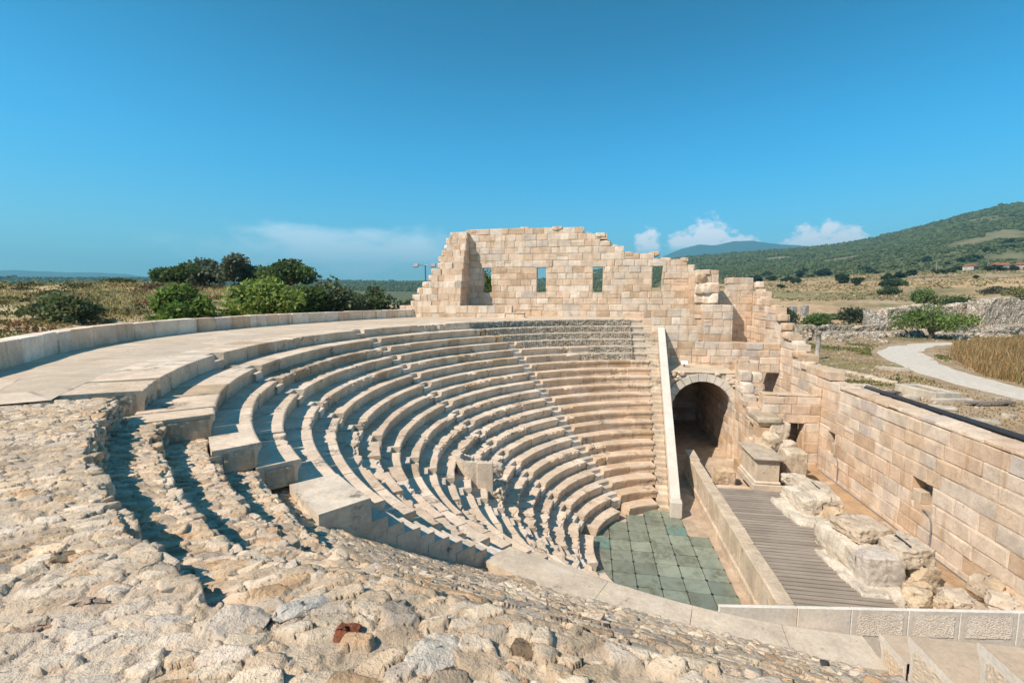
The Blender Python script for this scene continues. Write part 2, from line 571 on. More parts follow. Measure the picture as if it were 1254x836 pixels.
def make_row(i, d0, d1, parent, seed, prof=None, end1=None):
    """one curved seat row of a wedge, from azimuth d0 to d1 in degrees, laid in separate blocks"""
    rng = np.random.default_rng(seed)
    R, z = RZ(i); mb = MB(); a = R_(d0); a_end = R_(d1)
    if prof is None: prof = TOPPROF if i == 21 else SEATPROF
    if i == 20: prof = [(1.25, -.012)] + SEATPROF[1:]
    while a < a_end - 1e-4:
        L = rng.uniform(.75, 1.45)
        a2 = a + L / R
        if (a_end - a2) * R < .4: a2 = a_end
        g = rng.uniform(.004, .014) / R
        dm = dmg_at(i, .5 * (a + a2), rng)
        col = seat_block_color(rng, i, .5 * (a + a2))
        if i == 19 and 172 < math.degrees(a) < 200: col = np.array([.55, .42, .29]) * rng.uniform(.9, 1.1)
        sweep(mb, R + rng.normal(0, .006), z + rng.normal(0, .004), a + g, a2 - g, prof, rng, dm, col, seed=seed)
        a = a2
    if i in near_end and abs(d1 - near_end[i]) < .01:          # roughly picked centre of the cut end
        dep = 1.15 if i >= 20 else .66
        g = np.array([[u, v] for u in np.linspace(.13, dep - .08, 30) for v in np.linspace(-.42, -.09, 14)])
        hh = .012 + .016 * np.clip(fbm(np.c_[g * 16, 0 * g[:, 0] + i], 3, 5) + .5, 0, 1)
        rr_ = R + g[:, 0]; P = cav(rr_, R_(d1) + hh / rr_, z + g[:, 1])
        mb.add(P, [(a * 14 + b, (a + 1) * 14 + b, (a + 1) * 14 + b + 1, a * 14 + b + 1) for a in range(29) for b in range(13)], np.array([.52, .42, .31])[None] * (1 + .25 * fbm(np.c_[g * 9, 0 * g[:, 0]], 3, 8))[:, None])
    o = mb.build('seat_row', M['seat'], parent)
    return o



STAIRS = [(129.4, 'stair second from the right'), (165.3, ''), (199.4, '')]
near_end = {21: 219.3, 20: 222.7, 19: 226.3, 18: 226.6, 17: 229.0}
def stair_deg(c, i): 
    R = RZ(i)[0]; h = math.degrees(.31 / R)
    return c - h, c + h

SC_ = [131.2, 166.6, 200.3, 231.55]          # stair centre lines
WEDGES = []
def far_edge(i):                             # right-hand end of the rows, by the stair beside the sloping parapet
    R = RZ(i)[0]
    x = -1.33 + .035 * i if i <= 15 else -1.75
    return math.degrees(math.acos(x / R))
def rub_edge(i):                             # rows 16-21: where the restored stone stops and rubble begins
    return {21: 138., 20: 137.5, 19: 134.5}.get(i)

wl = ['fan-shaped wedge of worn stone seat rows between the arch stair and the next stair',
      'wedge of pale stone seat rows under the left half of the windowed wall',
      'wedge of stone seat rows holding the curved tribune in its lower half',
      'left wedge of stone seat rows with blue shaded treads beside the rubble steps',
      'few restored seat rows with smooth flat tops below the foreground rubble']
for w in range(4):
    root = empty('seating_wedge', wl[w], 'stone seating', 'wedges of stone seats round the orchestra')
    for i in range(1, 22):
        R = RZ(i)[0]
        lo = far_edge(i) if w == 0 else stair_deg(SC_[w - 1], i)[1]
        hi = stair_deg(SC_[w], i)[0]
        if w == 0 and i >= 16:
            lo2 = {16: 113.1, 17: 109.8, 18: 128.6}.get(i)
            if lo2 is None: continue
            lo = max(lo, lo2)
            if hi - lo < 1: continue
        if w == 1 and i >= 19: lo = rub_edge(i)
        if w == 3 and i in near_end: hi = near_end[i]
        make_row(i, lo, hi, root, 100 * w + i)
    WEDGES.append(root)

# the tawny old blocks that end three of the upper rows
for i, d0, d1 in ((20, 136.2, 137.3), (19, 132.9, 134.3)):
    mb = MB(); sweep(mb, RZ(i)[0], RZ(i)[1], R_(d0), R_(d1), PLAIN, RNG, .35, np.array([.56, .38, .21]), seed=i)
    mb.build('seat_row', M['seat'], WEDGES[1])

# near wedge: rows 9-12 restored, everything above is rubble
root = empty('seating_wedge', wl[4], 'stone seating', 'wedges of stone seats round the orchestra')
NEARPROF = [(.74, 0), (.03, 0), (.004, -.012), (0, -.045), (.004, -.10), (.03, -.135), (.062, -.19), (.075, -.27), (.08, -.425)]
for i in (9, 10, 11, 12):
    rng = np.random.default_rng(900 + i); mb = MB(); R, z = RZ(i)
    a = R_(stair_deg(SC_[3], i)[1]); ae = R_(268.5)
    while a < ae - 1e-4:
        a2 = a + rng.uniform(1.5, 2.4) / R
        if (ae - a2) * R < .8: a2 = ae
        sweep(mb, R, z, a + .0004, a2 - .0004, NEARPROF, rng, .0,
              np.array([.62, .52, .40]) * rng.uniform(.93, 1.05), seed=i + 40, base=1.3)
        a = a2
    mb.build('seat_row', M['seat'], root)
# the cut ends of four seat rows at the right edge, rows running away along +X
for (y0, z0, dep, cx) in ((-10.23, 5.11, .66, .0), (-10.83, 5.54, 1.25, .02), (-12.0, 6.37, .68, .0), (-12.62, 6.79, .9, .01)):
    mb = MB(); pr = [(dep, 0), (.04, 0), (.005, -.012), (0, -.05), (.006, -.12), (.04, -.17), (.075, -.24), (.09, -.34), (.09, -1.2), (dep, -1.2)]
    xs = [cx, 1.32, 2.75, 4.2]
    for s in range(3):
        V = [(x, y0 - d, z0 + dz) for x in (xs[s] + .003, xs[s + 1] - .003) for d, dz in pr]
        k = len(pr)
        mb.add(V, [(j, j + 1, k + j + 1, k + j) for j in range(k - 1)] + [tuple(range(k))[::-1], tuple(range(k, 2 * k))], np.array([.52, .41, .30]) * (1 + .04 * s))
        if s == 0:
            ins = pr + [(dep, -1.2)]; W_ = [(cx - .004, y0 - d, z0 + dz) for d, dz in pr]; mb.add(W_, [tuple(range(k))[::-1]], (.74, .67, .575))
    if y0 == -10.23: chbox(mb, box8((.06, -13.4, 2.4), (4, 0, 0), (0, 3.0, 0), (0, 0, 2.5)), .01, (.5, .42, .32))
    # roughly dressed centre of the cut face, smooth margin left round it
    V = []; 
    g = np.array([[u, v] for u in np.linspace(.17, dep - .06, 22) for v in np.linspace(-.95, -.13, 26)])
    x = cx - .010 - .014 * np.random.default_rng(3).random(len(g))
    V = np.c_[x, y0 - g[:, 0], z0 + g[:, 1]]
    fq = [(a * 26 + b, a * 26 + b + 1, (a + 1) * 26 + b + 1, (a + 1) * 26 + b) for a in range(21) for b in range(25)]
    mb.add(V, fq, (.68, .565, .43))
    mb.build('seat_row', M['white'], root)

# ---- radial stairs: two half steps to every seat row
sl = ['narrow radial stair cut through the seat rows below the second window of the tall wall',
      'narrow radial stair cut through the seat rows in the middle of the bowl',
      'narrow radial stair with small bright half-steps running down to the tribune',
      'sawtooth stair with shaded end faces along the edge of the foreground rubble']
for s in range(4):
    root = empty('stairway', sl[s], 'stone stair', 'radial stairs between the seats')
    top_i = {0: 18, 1: 21, 2: 21, 3: 17}[s]
    for i in range(2, top_i + 1):
        R, z = RZ(i); a0, a1 = stair_deg(SC_[s], i); g = .003 / R
        rng = np.random.default_rng(s * 50 + i)
        mb = MB(); c = np.array(SEATC[i % 5]) * (.98 if s else .92)
        pr = [(.75 if i < 21 else 1.3, -.004), (.315, -.002), (.305, -.012), (.30, -.03), (.30, -.24)]
        sweep(mb, R, z - .002, R_(a0) + g, R_(a1) - g, pr, rng, 0, c, base=1.5 if s == 3 else .62, seed=i)
        pr = [(.33, -.20), (.012, -.198), (.002, -.206), (0, -.22), (0, -.43)]
        w0, w1 = R_(a0) + g, R_(a1) - g
        sweep(mb, R, z - .002, w0, w1, pr, rng, .1, c * 1.04, base=1.4 if s == 3 else .7, seed=i + 3)
        mb.build('step', M['seat'], root)
    if s == 3:                                # broad landing slab at its head
        mb = MB()
        for a0, a1 in ((226.9, 229.9), (229.92, 232.85)):
            sweep(mb, RZ(17)[0] - .02, RZ(17)[1] + .012, R_(a0), R_(a1), [(.86, 0), (.02, 0), (.004, -.01), (0, -.04), (0, -.44)], RNG, 0, np.array([.67, .575, .46]), base=1.5)
        mb.build('landing', M['seat'], root)

# ---- rubble risers of the ruined upper rows on the far side
mbt = empty('rubble_terrace', 'ruined upper seat rows of small rubble stones under the windowed wall', 'rubble rows')
def rub_riser(i, d0, d1, R, z, seed):
    rng = np.random.default_rng(seed)
    n = int(R_(d1 - d0) * R / .045); k = 12
    az = np.linspace(R_(d0), R_(d1), n)
    mb = MB()
    u = az * R; v = np.linspace(0, .45, k)
    G = np.stack(np.meshgrid(u, v, indexing='ij'), -1)
    jx = G / np.array([.17, .11]); ci = np.floor(jx).astype(np.int64)
    best = np.full(G.shape[:2], 9.); sec = best.copy(); cid = np.zeros(G.shape[:2])
    for a in (-1, 0, 1):
        for b in (-1, 0, 1):
            cx, cy = ci[..., 0] + a, ci[..., 1] + b
            px = cx + .15 + .7 * _h(cx, cy, 0, seed); py = cy + .15 + .7 * _h(cx, cy, 1, seed)
            d = np.hypot(jx[..., 0] - px, jx[..., 1] - py); hh = _h(cx, cy, 2, seed)
            m1 = d < best
            sec = np.where(m1, best, np.minimum(sec, d)); cid = np.where(m1, hh, cid); best = np.where(m1, d, best)
    st = sstep(.02, .28, sec - best)
    rr = R - .06 * st * (.5 + cid) + .025 + .012 * fbm(np.concatenate([G * 9, 0 * G[..., :1]], -1), 3, seed)
    A = az[:, None] + 0 * rr
    P = cav(rr, A, z - v[None, :] + 0 * rr)
    pal = np.array([(.56, .48, .38), (.48, .40, .31), (.60, .54, .45), (.43, .36, .28), (.52, .41, .29)])
    c = pal[(cid * 4.99).astype(int)]; c = c * st[..., None] + (1 - st[..., None]) * np.array([.42, .345, .26])
    fq = [(i_ * k + j, i_ * k + j + 1, (i_ + 1) * k + j + 1, (i_ + 1) * k + j) for i_ in range(n - 1) for j in range(k - 1)]
    mb.add(P.reshape(-1, 3), fq, c.reshape(-1, 3))
    # tread: flat screed of small stones
    rad = np.linspace(0, 1, 8) ** 1
    Rn = R + .03 + rad[None, :] * (.68 if i < 21 else 2.2) + 0 * az[:, None]; A = az[:, None] + 0 * Rn
    P = cav(Rn, A, z + .012 * fbm(np.stack([A * R * 6, Rn * 6, 0 * A], -1), 3, seed))
    fq = [(i_ * 8 + j, i_ * 8 + j + 1, (i_ + 1) * 8 + j + 1, (i_ + 1) * 8 + j) for i_ in range(n - 1) for j in range(7)]
    mb.add(P.reshape(-1, 3), fq, (.60, .51, .40))
    o = mb.build('rubble_row', M['rubble'], mbt)
for i in range(16, 22):
    R, z = RZ(i)
    hi = {16: 113.1, 17: 109.8, 18: 128.6, 19: 132.8, 20: 136.0, 21: 138.0}[i]
    rub_riser(i, far_edge(i) + .1, hi, R + .03, z, 40 + i)

# ---- stair along the sloping parapet at the right-hand end of the seats
root = empty('stairway', 'straight stair climbing beside the sloping white parapet left of the arch', 'stone stair', 'radial stairs between the seats')
def par_x(y): return -.75 + (y - 3.8) * (.79 / 11.5)
for i in range(1, 22):
    R, z = RZ(i); x0 = -1.33 + .035 * i + .004; y0 = math.sqrt(R * R - 1); y1 = math.sqrt(RZ(min(i + 1, 21))[0] ** 2 - 1) if i < 21 else y0 + 1
    rng = np.random.default_rng(i + 500)
    if i > 15: x0 = -.98
    mb = MB(); x1 = par_x(y0) - .004
    for (ya, yb, zt) in ((y0, y0 + .32, z - .21), (y0 + .30, y1 + .1, z - .003)):
        C8 = np.array(box8((x0, ya, zt - .7), (x1 - x0, 0, 0), (0, yb - ya, 0), (0, 0, .7))) + rng.normal(0, .004, (8, 3))
        chbox(mb, C8, .012, np.array(SEATC[i % 5]) * np.array([.98, .93, .86]) * rng.uniform(.92, 1.04))
    if i > 15:                                 # the taller nosed blocks left of the steps
        V = []; pr = [(y1 - y0 + .1, 0), (.03, 0), (0, -.02), (0, -.1), (.05, -.16), (.06, -.43), (y1 - y0 + .1, -.43)]
        for x in (-1.75, -.99): V += [(x, y0 + d, z + dz) for d, dz in pr]
        k = len(pr)
        mb.add(V, [(j, j + 1, k + j + 1, k + j) for j in range(k - 1)] + [tuple(range(k))[::-1], tuple(range(k, 2 * k))], np.array([.58, .49, .39]))
    mb.build('step', M['seat'], root)

# ---- walkway ring on top, outer parapet
OUT = np.array([(-11.5, -18.5), (-15.2, -14.2), (-18.84, -9.39), (-21.9, -5.2), (-23.54, -.73), (-23.7, 4.6), (-22.52, 10.5), (-20.9, 15.2), (-18.33, 20.16)])
def smooth(P, n):
    P = np.asarray(P, float); t = np.linspace(0, len(P) - 1, n); out = []
    for q in t:
        i = min(int(q), len(P) - 2); f = q - i
        p0, p1, p2, p3 = P[max(i - 1, 0)], P[i], P[i + 1], P[min(i + 2, len(P) - 1)]
        out.append(.5 * (2 * p1 + (p2 - p0) * f + (2 * p0 - 5 * p1 + 4 * p2 - p3) * f * f + (3 * p1 - p0 - 3 * p2 + p3) * f ** 3))
    return np.array(out)
OC = smooth(OUT, 400)
oaz = np.degrees(np.arctan2(OC[:, 1], OC[:, 0])) % 360; orad = np.hypot(OC[:, 0], OC[:, 1])
_o = np.argsort(oaz)
def out_r(d): return np.interp(d, oaz[_o], orad[_o])

ds = np.linspace(92, 220.6, 260); nr = 14
A = np.radians(ds)[:, None] + np.zeros((1, nr))
r0 = 17.05 + 1.2; 
Ro = np.minimum(out_r(ds), np.where(ds < 130, 21.45 / np.sin(np.radians(np.clip(ds, 30, 150))), 99))
lo = np.where(ds < 138, 17.35, r0)
T = np.linspace(0, 1, nr)[None, :]
RR = lo[:, None] * (1 - T) + (Ro + .2)[:, None] * T
Z = 8.815 + .012 * fbm(np.stack([RR * np.cos(A), RR * np.sin(A), 0 * RR], -1) * .6, 3)
P = np.stack([RR * np.cos(A), RR * np.sin(A), Z], -1)
fq = [(i * nr + j, i * nr + j + 1, (i + 1) * nr + j + 1, (i + 1) * nr + j) for i in range(len(ds) - 1) for j in range(nr - 1)]
mb = MB(); mb.add(P.reshape(-1, 3), fq, (.60, .49, .37), True)
struct(mb.build('walkway', M['paving']))

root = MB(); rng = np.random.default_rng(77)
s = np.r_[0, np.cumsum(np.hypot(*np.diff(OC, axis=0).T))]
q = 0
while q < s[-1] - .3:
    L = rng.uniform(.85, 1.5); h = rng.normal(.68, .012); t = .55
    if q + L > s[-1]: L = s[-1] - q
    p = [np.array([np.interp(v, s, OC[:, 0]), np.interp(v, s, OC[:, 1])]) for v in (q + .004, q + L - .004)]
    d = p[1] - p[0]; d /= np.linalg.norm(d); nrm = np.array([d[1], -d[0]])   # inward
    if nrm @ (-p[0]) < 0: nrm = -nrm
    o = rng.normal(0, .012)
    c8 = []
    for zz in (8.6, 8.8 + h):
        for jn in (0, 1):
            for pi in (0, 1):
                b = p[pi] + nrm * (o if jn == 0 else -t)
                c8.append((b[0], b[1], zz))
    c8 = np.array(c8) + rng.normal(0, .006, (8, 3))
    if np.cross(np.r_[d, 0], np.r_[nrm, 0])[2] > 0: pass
    chbox(root, c8, rng.uniform(.015, .04), pcol(rng, 1.2))  # block colour lightened to stand in for bounced light on the shaded inner face
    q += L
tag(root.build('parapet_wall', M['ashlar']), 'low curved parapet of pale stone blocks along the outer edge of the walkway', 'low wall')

# ------------------------------------------------------------------ masonry walls
def wall(name, label, cat='stone wall', group=None): return empty(name, label, cat, group)

# windowed far wall
root = wall('windowed_wall', 'tall broken block wall with four slit windows at the back of the seats')
mb = MB()
x0 = -15.6; L = 3.6 - x0
courses = [.54] * 6 + [.53, .53, .52, .55] + [.56] * 6     # from z 7.66
zb = 7.70
def ftop(u):
    x = x0 + u
    if x < -5.42: return 16.42
    if x < -3.72: return 15.85
    if x < -3.3: return 15.2
    if x < -2.29: return 14.75
    if x < .75: return 14.15
    if x < 3.14: return 13.65
    return 13.06
wins = [(a - x0, b - x0, 10.90, 13.03) for a, b in ((-14.17, -13.36), (-9.33, -8.52), (-4.53, -3.70), (.33, 1.15))]
ashlar(mb, (x0, 21.5), (1, 0), L, zb, courses, ftop, .9, (0, -1), wins, 21, .5, 1.45, .012)
rng = np.random.default_rng(5)
for a, b in ((-14.17, -13.36), (-9.33, -8.52), (-4.53, -3.70), (.33, 1.15)):     # monolithic lintels
    pass
for k, (x_, z_) in enumerate(((-15.0, 16.2), (-13.2, 16.25), (-10.4, 16.3), (-7.6, 16.3), (-5.6, 16.15), (-5.0, 15.75), (-3.95, 15.7), (-3.5, 15.05), (-2.75, 14.65), (-1.6, 14.1), (.5, 14.05), (1.4, 13.55), (2.9, 13.55), (3.4, 12.95), (3.45, 12.3))):
    rock(mb, (x_, 21.95 + .1 * (k % 3 - 1), z_), (.55 + .12 * (k % 4), .8, .34 + .05 * (k % 3)), 0, .16, .05, 980 + k, 9, None, 6, .04, 1.6, .05)
mb.build('masonry', M['ashlar'], root)
for (wa, wb_, _, _) in wins:
    l = MB(); C8 = np.array(box8((x0 + wa - .28, 21.472, 13.04), (wb_ - wa + .56, 0, 0), (0, .95, 0), (0, 0, .36)))
    chbox(l, C8, .02, (.66, .57, .46)); l.build('lintel', M['ashlar'], root)
    l = MB(); C8 = np.array(box8((x0 + wa - .02, 21.49, 10.80), (wb_ - wa + .04, 0, 0), (0, .9, 0), (0, 0, .095)))
    chbox(l, C8, .02, (.58, .47, .36)); l.build('sill', M['ashlar'], root)

# broken stub of the curved outer wall that meets it on the left (stepped)
mb = MB(); rng = np.random.default_rng(91)
for k in range(15):
    z = 8.55 + .54 * k; zz = z + .3
    D_ = float(np.interp(zz, [8, 10.6, 12.5, 14.2, 15.6, 16.6], [3.1, 2.9, 2.2, 1.5, .7, .25])) + rng.uniform(-.08, .08)
    xl = float(np.interp(zz, [8, 10.2, 11., 12.5, 14.2, 15.6, 16.6], [-20.2, -19.8, -18.9, -17.9, -17.2, -16.9, -16.75])) + rng.uniform(-.22, .22)
    if z + .3 > 16.2: continue
    ashlar(mb, (xl, 21.5 - D_), (1, 0), -15.35 - xl, z, [.54], 99, D_ + .85, (0, -1), (), 920 + k, .45, .95, .025)
    if k > 2: rock(mb, (xl + .1, 21.5 - D_ + .5, z + .3), (.7, .9, .5), rng.uniform(-.2, .2), .2, .08, 300 + k, 8, fine=.06)
tag(mb.build('wall_stub', M['ashlar']), 'stepped broken wall stub at the left end of the windowed wall casting shade on it', 'stone wall')
# low bench wall in front of it
mb = MB()
ashlar(mb, (-20.6, 18.3), (1, .03), 10.6, 8.5, [.66, .62], lambda u: 10.1 if u < 9.9 else 9.3, .75, (.03, -1), (), 93, .55, 1.1, .015)
tag(mb.build('bench_wall', M['ashlar']), 'low two-course wall in the shadow at the foot of the windowed wall', 'low wall')
mb = MB(); ashlar(mb, (-2.2, 17.9), (1, 0), 1.6, 8.75, [.62], 9.4, .6, (0, -1), (), 94, .8, 1.7)
tag(mb.build('wall_block', M['ashlar']), 'single tawny stone block at the head of the parapet stair', 'stone block')

# retaining wall behind the terrace over the arch
root = None
mb = MB()
def w2top(u):
    x = -.32 + u
    return 9.7 if x < 2.12 else 9.12 if x < 2.77 else 7.95 if x < 3.1 else 7.38
ashlar(mb, (-.32, 15.5), (1, 0), 8.5, 5.3, [.56, .52, .5, .52, .56, .56, .58, .6], w2top, .8, (0, -1), (), 31, .6, 1.2)
tag(mb.build('retaining_wall', M['ashlar']), 'stepped block wall behind the small terrace on top of the arch', 'stone wall')
# pier
mb = MB()
ashlar(mb, (3.75, 18.0), (1, 0), 2.0, 6.6, [.56] * 6, 9.99, 3.6, (0, -1), (), 32, .6, 1.0)
ashlar(mb, (3.25, 19.0), (1, 0), 1.65, 6.6, [.56] * 11, 12.6, 2.6, (0, -1), (), 33, .5, .9, .04)
rng = np.random.default_rng(8)
for k in range(7):
    rock(mb, (3.5 + .5 * (k % 3) + rng.uniform(0, .15), 19.0 + rng.uniform(-.1, .1), 10.4 + .75 * (k // 3)), (.7, .45, .75), rng.uniform(-.2, .2), .3, .1, 70 + k, 8)
tag(mb.build('stone_pier', M['ashlar']), 'free-standing broken pier with rough top between the windowed wall and the gap', 'stone pier')
# far wall beyond the gap
mb = MB()
ashlar(mb, (5.6, 21.5), (1, 0), 2.6, 4.4, [.55] * 15, lambda u: 12.2 if u > .45 else 10.95, .8, (0, -1), (), 34)
tag(mb.build('wall_fragment', M['ashlar']), 'narrow half-shaded wall fragment at the far corner right of the pier', 'stone wall')

# stepped long wall on the right (faces the seats), from the far corner down
mb = MB()
YS = [22.9, 21.4, 20.9, 19.8, 17.7, 16.2, 15.6, 15.0, 14.0, 13.4, 12.2]; ZS = [12.2, 11.6, 11.0, 10.4, 9.8, 9.2, 8.65, 8.1, 7.6, 7.05, 6.5]
def rtop(u):
    y = 21.5 - u
    for yy, zz in zip(YS[1:], ZS):
        if y > yy: return zz
    return 6.5 if y > 9.7 else 6.0
ashlar(mb, (8.2, 21.5), (0, -1), 13.6, -.2, [.62, .6, .58, .56, .56, .56, .54, .54, .54] + [.55] * 14, rtop, .75, (-1, 0), [(12.75, 13.52, 2.15, 3.3)], 41, .75, 1.7)
chbox(mb, box8((8.8, 7.95, 2.1), (.3, 0, 0), (0, .85, 0), (0, 0, 1.25)), .01, (.46, .36, .26)); chbox(mb, box8((8.22, 8.02, 2.16), (.5, 0, 0), (0, .35, 0), (0, 0, .55)), .02, (.52, .42, .31))
rng = np.random.default_rng(9)
for yy, zz in zip(YS[1:], ZS[1:]):
    for q in range(1):
        rock(mb, (8.45 + .5 * q + rng.uniform(-.1, .1), yy - .25, zz - .12), (.6, .62, .46), rng.uniform(-.2, .2), .2, .06, 410 + q + int(yy * 10), 7)
tag(mb.build('stepped_wall', M['ashlar']), 'high wall stepping down from the far corner towards the stage end wall', 'stone wall')

# long straight stage back wall with two niches
root = wall('stage_back_wall', 'long block wall with two square niches running along the right of the stage')
mb = MB()
niches = [(7.9 - 8.72, 7.9 - 7.55, 2.12, 3.30), (7.9 - 2.1, 7.9 - 1.0, 2.40, 3.36)]
niches = [(max(.02, a), b, c, d) for a, b, c, d in niches]
LW = 7.9 + 9.5
ashlar(mb, (8.2, 7.9), (0, -1), LW, -.2, [.62, .6, .58, .52, .6, .66, .60, .58, .56, .6, .58], 5.92, .9, (-1, 0), [(7.9 - 2.1, 7.9 - 1.0, 2.40, 3.36)], 42, .65, 1.7, .012)
mb.build('masonry', M['ashlar'], root)
for y0, y1, z0, z1 in ((1.0, 2.1, 2.40, 3.36),):
    l = MB(); chbox(l, box8((8.75, y0 - .1, z0 - .1), (.3, 0, 0), (0, y1 - y0 + .2, 0), (0, 0, z1 - z0 + .2)), .01, (.50, .40, .30)); l.build('niche_back', M['ashlar'], root)
    l = MB(); chbox(l, box8((8.215, y0 + .62, z0), (.5, 0, 0), (0, .45, 0), (0, 0, .5)), .02, (.56, .46, .35)); l.build('niche_block', M['ashlar'], root)
# stage end wall with the dark door
EY = 9.6
pa = at(935, 482, y=EY); 
root = wall('end_wall', 'short block wall with a dark doorway closing the far end of the stage')
mb = MB()
def ex(px): return float(at(px, 520, y=EY)[0])
xl, xd0, xd1 = ex(933), ex(964), ex(984)
zdoor = float(at(975, 518, y=EY)[2]); ztop = float(at(960, 482, y=EY)[2])
ashlar(mb, (xl, EY), (1, 0), 8.19 - xl, .5, [.6, .58, .6, .58, zdoor - 2.86, .5, .55, .5, .5], lambda u: ztop if u < 2.2 else ztop + .45, .75, (0, -1),
       [(xd0 - xl, xd1 - xl, .0, zdoor)], 51, .6, 1.5)
mb.build('masonry', M['ashlar'], root)
mb = MB(); chbox(mb, box8((xd0 - .1, EY + .9, .4), (xd1 - xd0 + .2, 0, 0), (0, .1, 0), (0, 0, zdoor)), .01, (.2, .15, .1)); mb.build('door_back', M['ashlar'], root)

# ------------------------------------------------------------------ arched passage
AY = 12.25; ACX, AR, ASZ = 2.45, 1.85, 3.3
root = empty('arched_passage', 'vaulted side passage with a pale arch of wedge stones and a dark interior', 'stone arch')
# voussoirs
mb = MB(); rng = np.random.default_rng(4); nv = 13
for k in range(nv):
    a0, a1 = math.pi * k / nv + .006, math.pi * (k + 1) / nv - .006
    c8 = []
    for yy in (AY - .03 + rng.normal(0, .006), AY + .8):
        pass
    o = rng.normal(0, .006)
    ro = AR + .5
    pts = []
    for rr in (AR, ro):
        for y in (AY - .03 + o, AY + .8):
            for a in (a1, a0):
                pts.append((ACX + rr * math.cos(a), y, ASZ + rr * math.sin(a)))
    chbox(mb, np.array(pts), .012, np.array([.67, .59, .49]) * rng.uniform(.93, 1.04))
mb.build('arch_ring', M['ashlar'], root)
# tunnel vault and side walls (blocks)
mb = MB(); na = 14
ys = [AY + .8]
while ys[-1] < 22.0: ys.append(ys[-1] + rng.uniform(.9, 1.5))
for q in range(len(ys) - 1):
    for k in range(na):
        a0, a1 = math.pi * k / na + .002, math.pi * (k + 1) / na - .002
        pts = []
        for rr in (AR + rng.normal(0, .006), AR + .35):
            for y in (ys[q] + .003, ys[q + 1] - .003):
                for a in (a1, a0): pts.append((ACX + rr * math.cos(a), y, ASZ + rr * math.sin(a)))
        chbox(mb, np.array(pts), .01, pcol(rng, .9))
mb.build('vault', M['ashlar'], root)
mb = MB()
ashlar(mb, (ACX + AR, 22.), (0, -1), 22 - AY, -.05, [.56] * 6, ASZ, .5, (-1, 0), (), 61, .7, 1.4)
ashlar(mb, (ACX - AR, AY + .2), (0, 1), 22 - AY - .2, -.05, [.56] * 6, ASZ, .5, (1, 0), (), 62, .7, 1.4)
ashlar(mb, (.4, 22.), (1, 0), 4.2, -.05, [.56] * 10, 5.4, .5, (0, -1), (), 63, .7, 1.4)
mb.build('passage_wall', M['ashlar'], root)
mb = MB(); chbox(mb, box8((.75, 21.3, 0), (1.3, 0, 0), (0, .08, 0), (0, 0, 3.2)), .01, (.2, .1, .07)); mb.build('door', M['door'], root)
# spandrels and rubble above the ring, terrace floor on top
mb = MB(); rng = np.random.default_rng(14)
for k in range(150):
    x = rng.uniform(.25, 4.75); z = rng.uniform(ASZ + .3, 5.66)
    if math.hypot(x - ACX, z - ASZ) < AR + .60: continue
    s_ = rng.uniform(.12, .26)
    rock(mb, (x, AY + .12 + rng.uniform(-.05, .03), z), (s_ * 1.4, .3, s_), 0, .5, .03, k, 4, pcol(rng, .95))
pts = []
N2 = 40; V = []; fq = []
for k in range(N2 + 1):                                    # plaster face behind the stones, hugging the ring
    x = .2 + 4.6 * k / N2; dx = abs(x - ACX)
    zz = ASZ + math.sqrt(max(0, (AR + .45) ** 2 - dx * dx)) if dx < AR + .45 else ASZ
    V += [(x, AY + .1, min(zz, 5.6)), (x, AY + .1, 5.68)]
for k in range(N2): fq.append((2 * k, 2 * k + 2, 2 * k + 3, 2 * k + 1))
mb.add(V, fq, (.55, .45, .34))
mb.build('rubble_infill', M['rubble'], root)
mb = MB()
chbox(mb, box8((.18, AY + .02, 5.68), (4.3, 0, 0), (0, 3.24, 0), (0, 0, .055)), .01, (.60, .49, .36))
mb.build('terrace_floor', M['paving'], root)
mb = MB(); ashlar(mb, (3.85, AY - .015), (1, 0), .95, 5.05, [.66], 5.7, .5, (0, -1), (), 66, .9, 1.2); mb.build('ledge_block', M['ashlar'], root)

# sloping parapet beside the stair
root = empty('sloping_parapet', 'smooth white sloping parapet slab descending left of the arch to the orchestra', 'stone parapet')
mb = MB()
def pp(y, off, z): return (par_x(y) + off, y, z)
ysl = [4.15, 6.4, 8.7, 11., 13.2, 15.45]
for k in range(5):
    ya, yb = ysl[k] + .003, ysl[k + 1] - .003
    za, zb_ = .82 + (ya - 4.15) * .668, .82 + (yb - 4.15) * .668
    c8 = [pp(ya, 0, -.1), pp(ya, .46, -.1), pp(yb, 0, -.1), pp(yb, .46, -.1), pp(ya, 0, za), pp(ya, .46, za), pp(yb, 0, zb_), pp(yb, .46, zb_)]
    chbox(mb, c8, .02, np.array([.68, .615, .53]) * (1 + .03 * math.sin(k * 2.2)))
mb.build('coping', M['white'], root)
mb = MB(); c8 = [pp(y, o, z) for z in (0, .80) for y in (3.72, 4.146) for o in (-.04, .50)]
chbox(mb, c8, .025, (.66, .60, .52)); mb.build('post', M['white'], root)

# ------------------------------------------------------------------ stage
mb = MB(); V = [(-6, -14, -.02), (9, -14, -.02), (9, 23, -.02), (-6, 23, -.02)]; mb.add(V, [(0, 1, 2, 3)], (.50, .385, .28)); struct(mb.build('orchestra_floor', M['floor']))
mb = MB()
chbox(mb, box8((4.0, -11, .2), (4.25, 0, 0), (0, 21.5, 0), (0, 0, .62)), .01, (.46, .315, .19)); struct(mb.build('stage_floor', M['floor']))
mb = MB(); ashlar(mb, (1.5, 6.0), (1, 0), 3.0, -.1, [.5, .5], .84, .3, (0, -1), (), 68); chbox(mb, box8((1.5, 6.02, .1), (3., 0, 0), (0, 6.2, 0), (0, 0, .1)), .01, (.50, .40, .30)); struct(mb.build('side_floor', M['floor']))

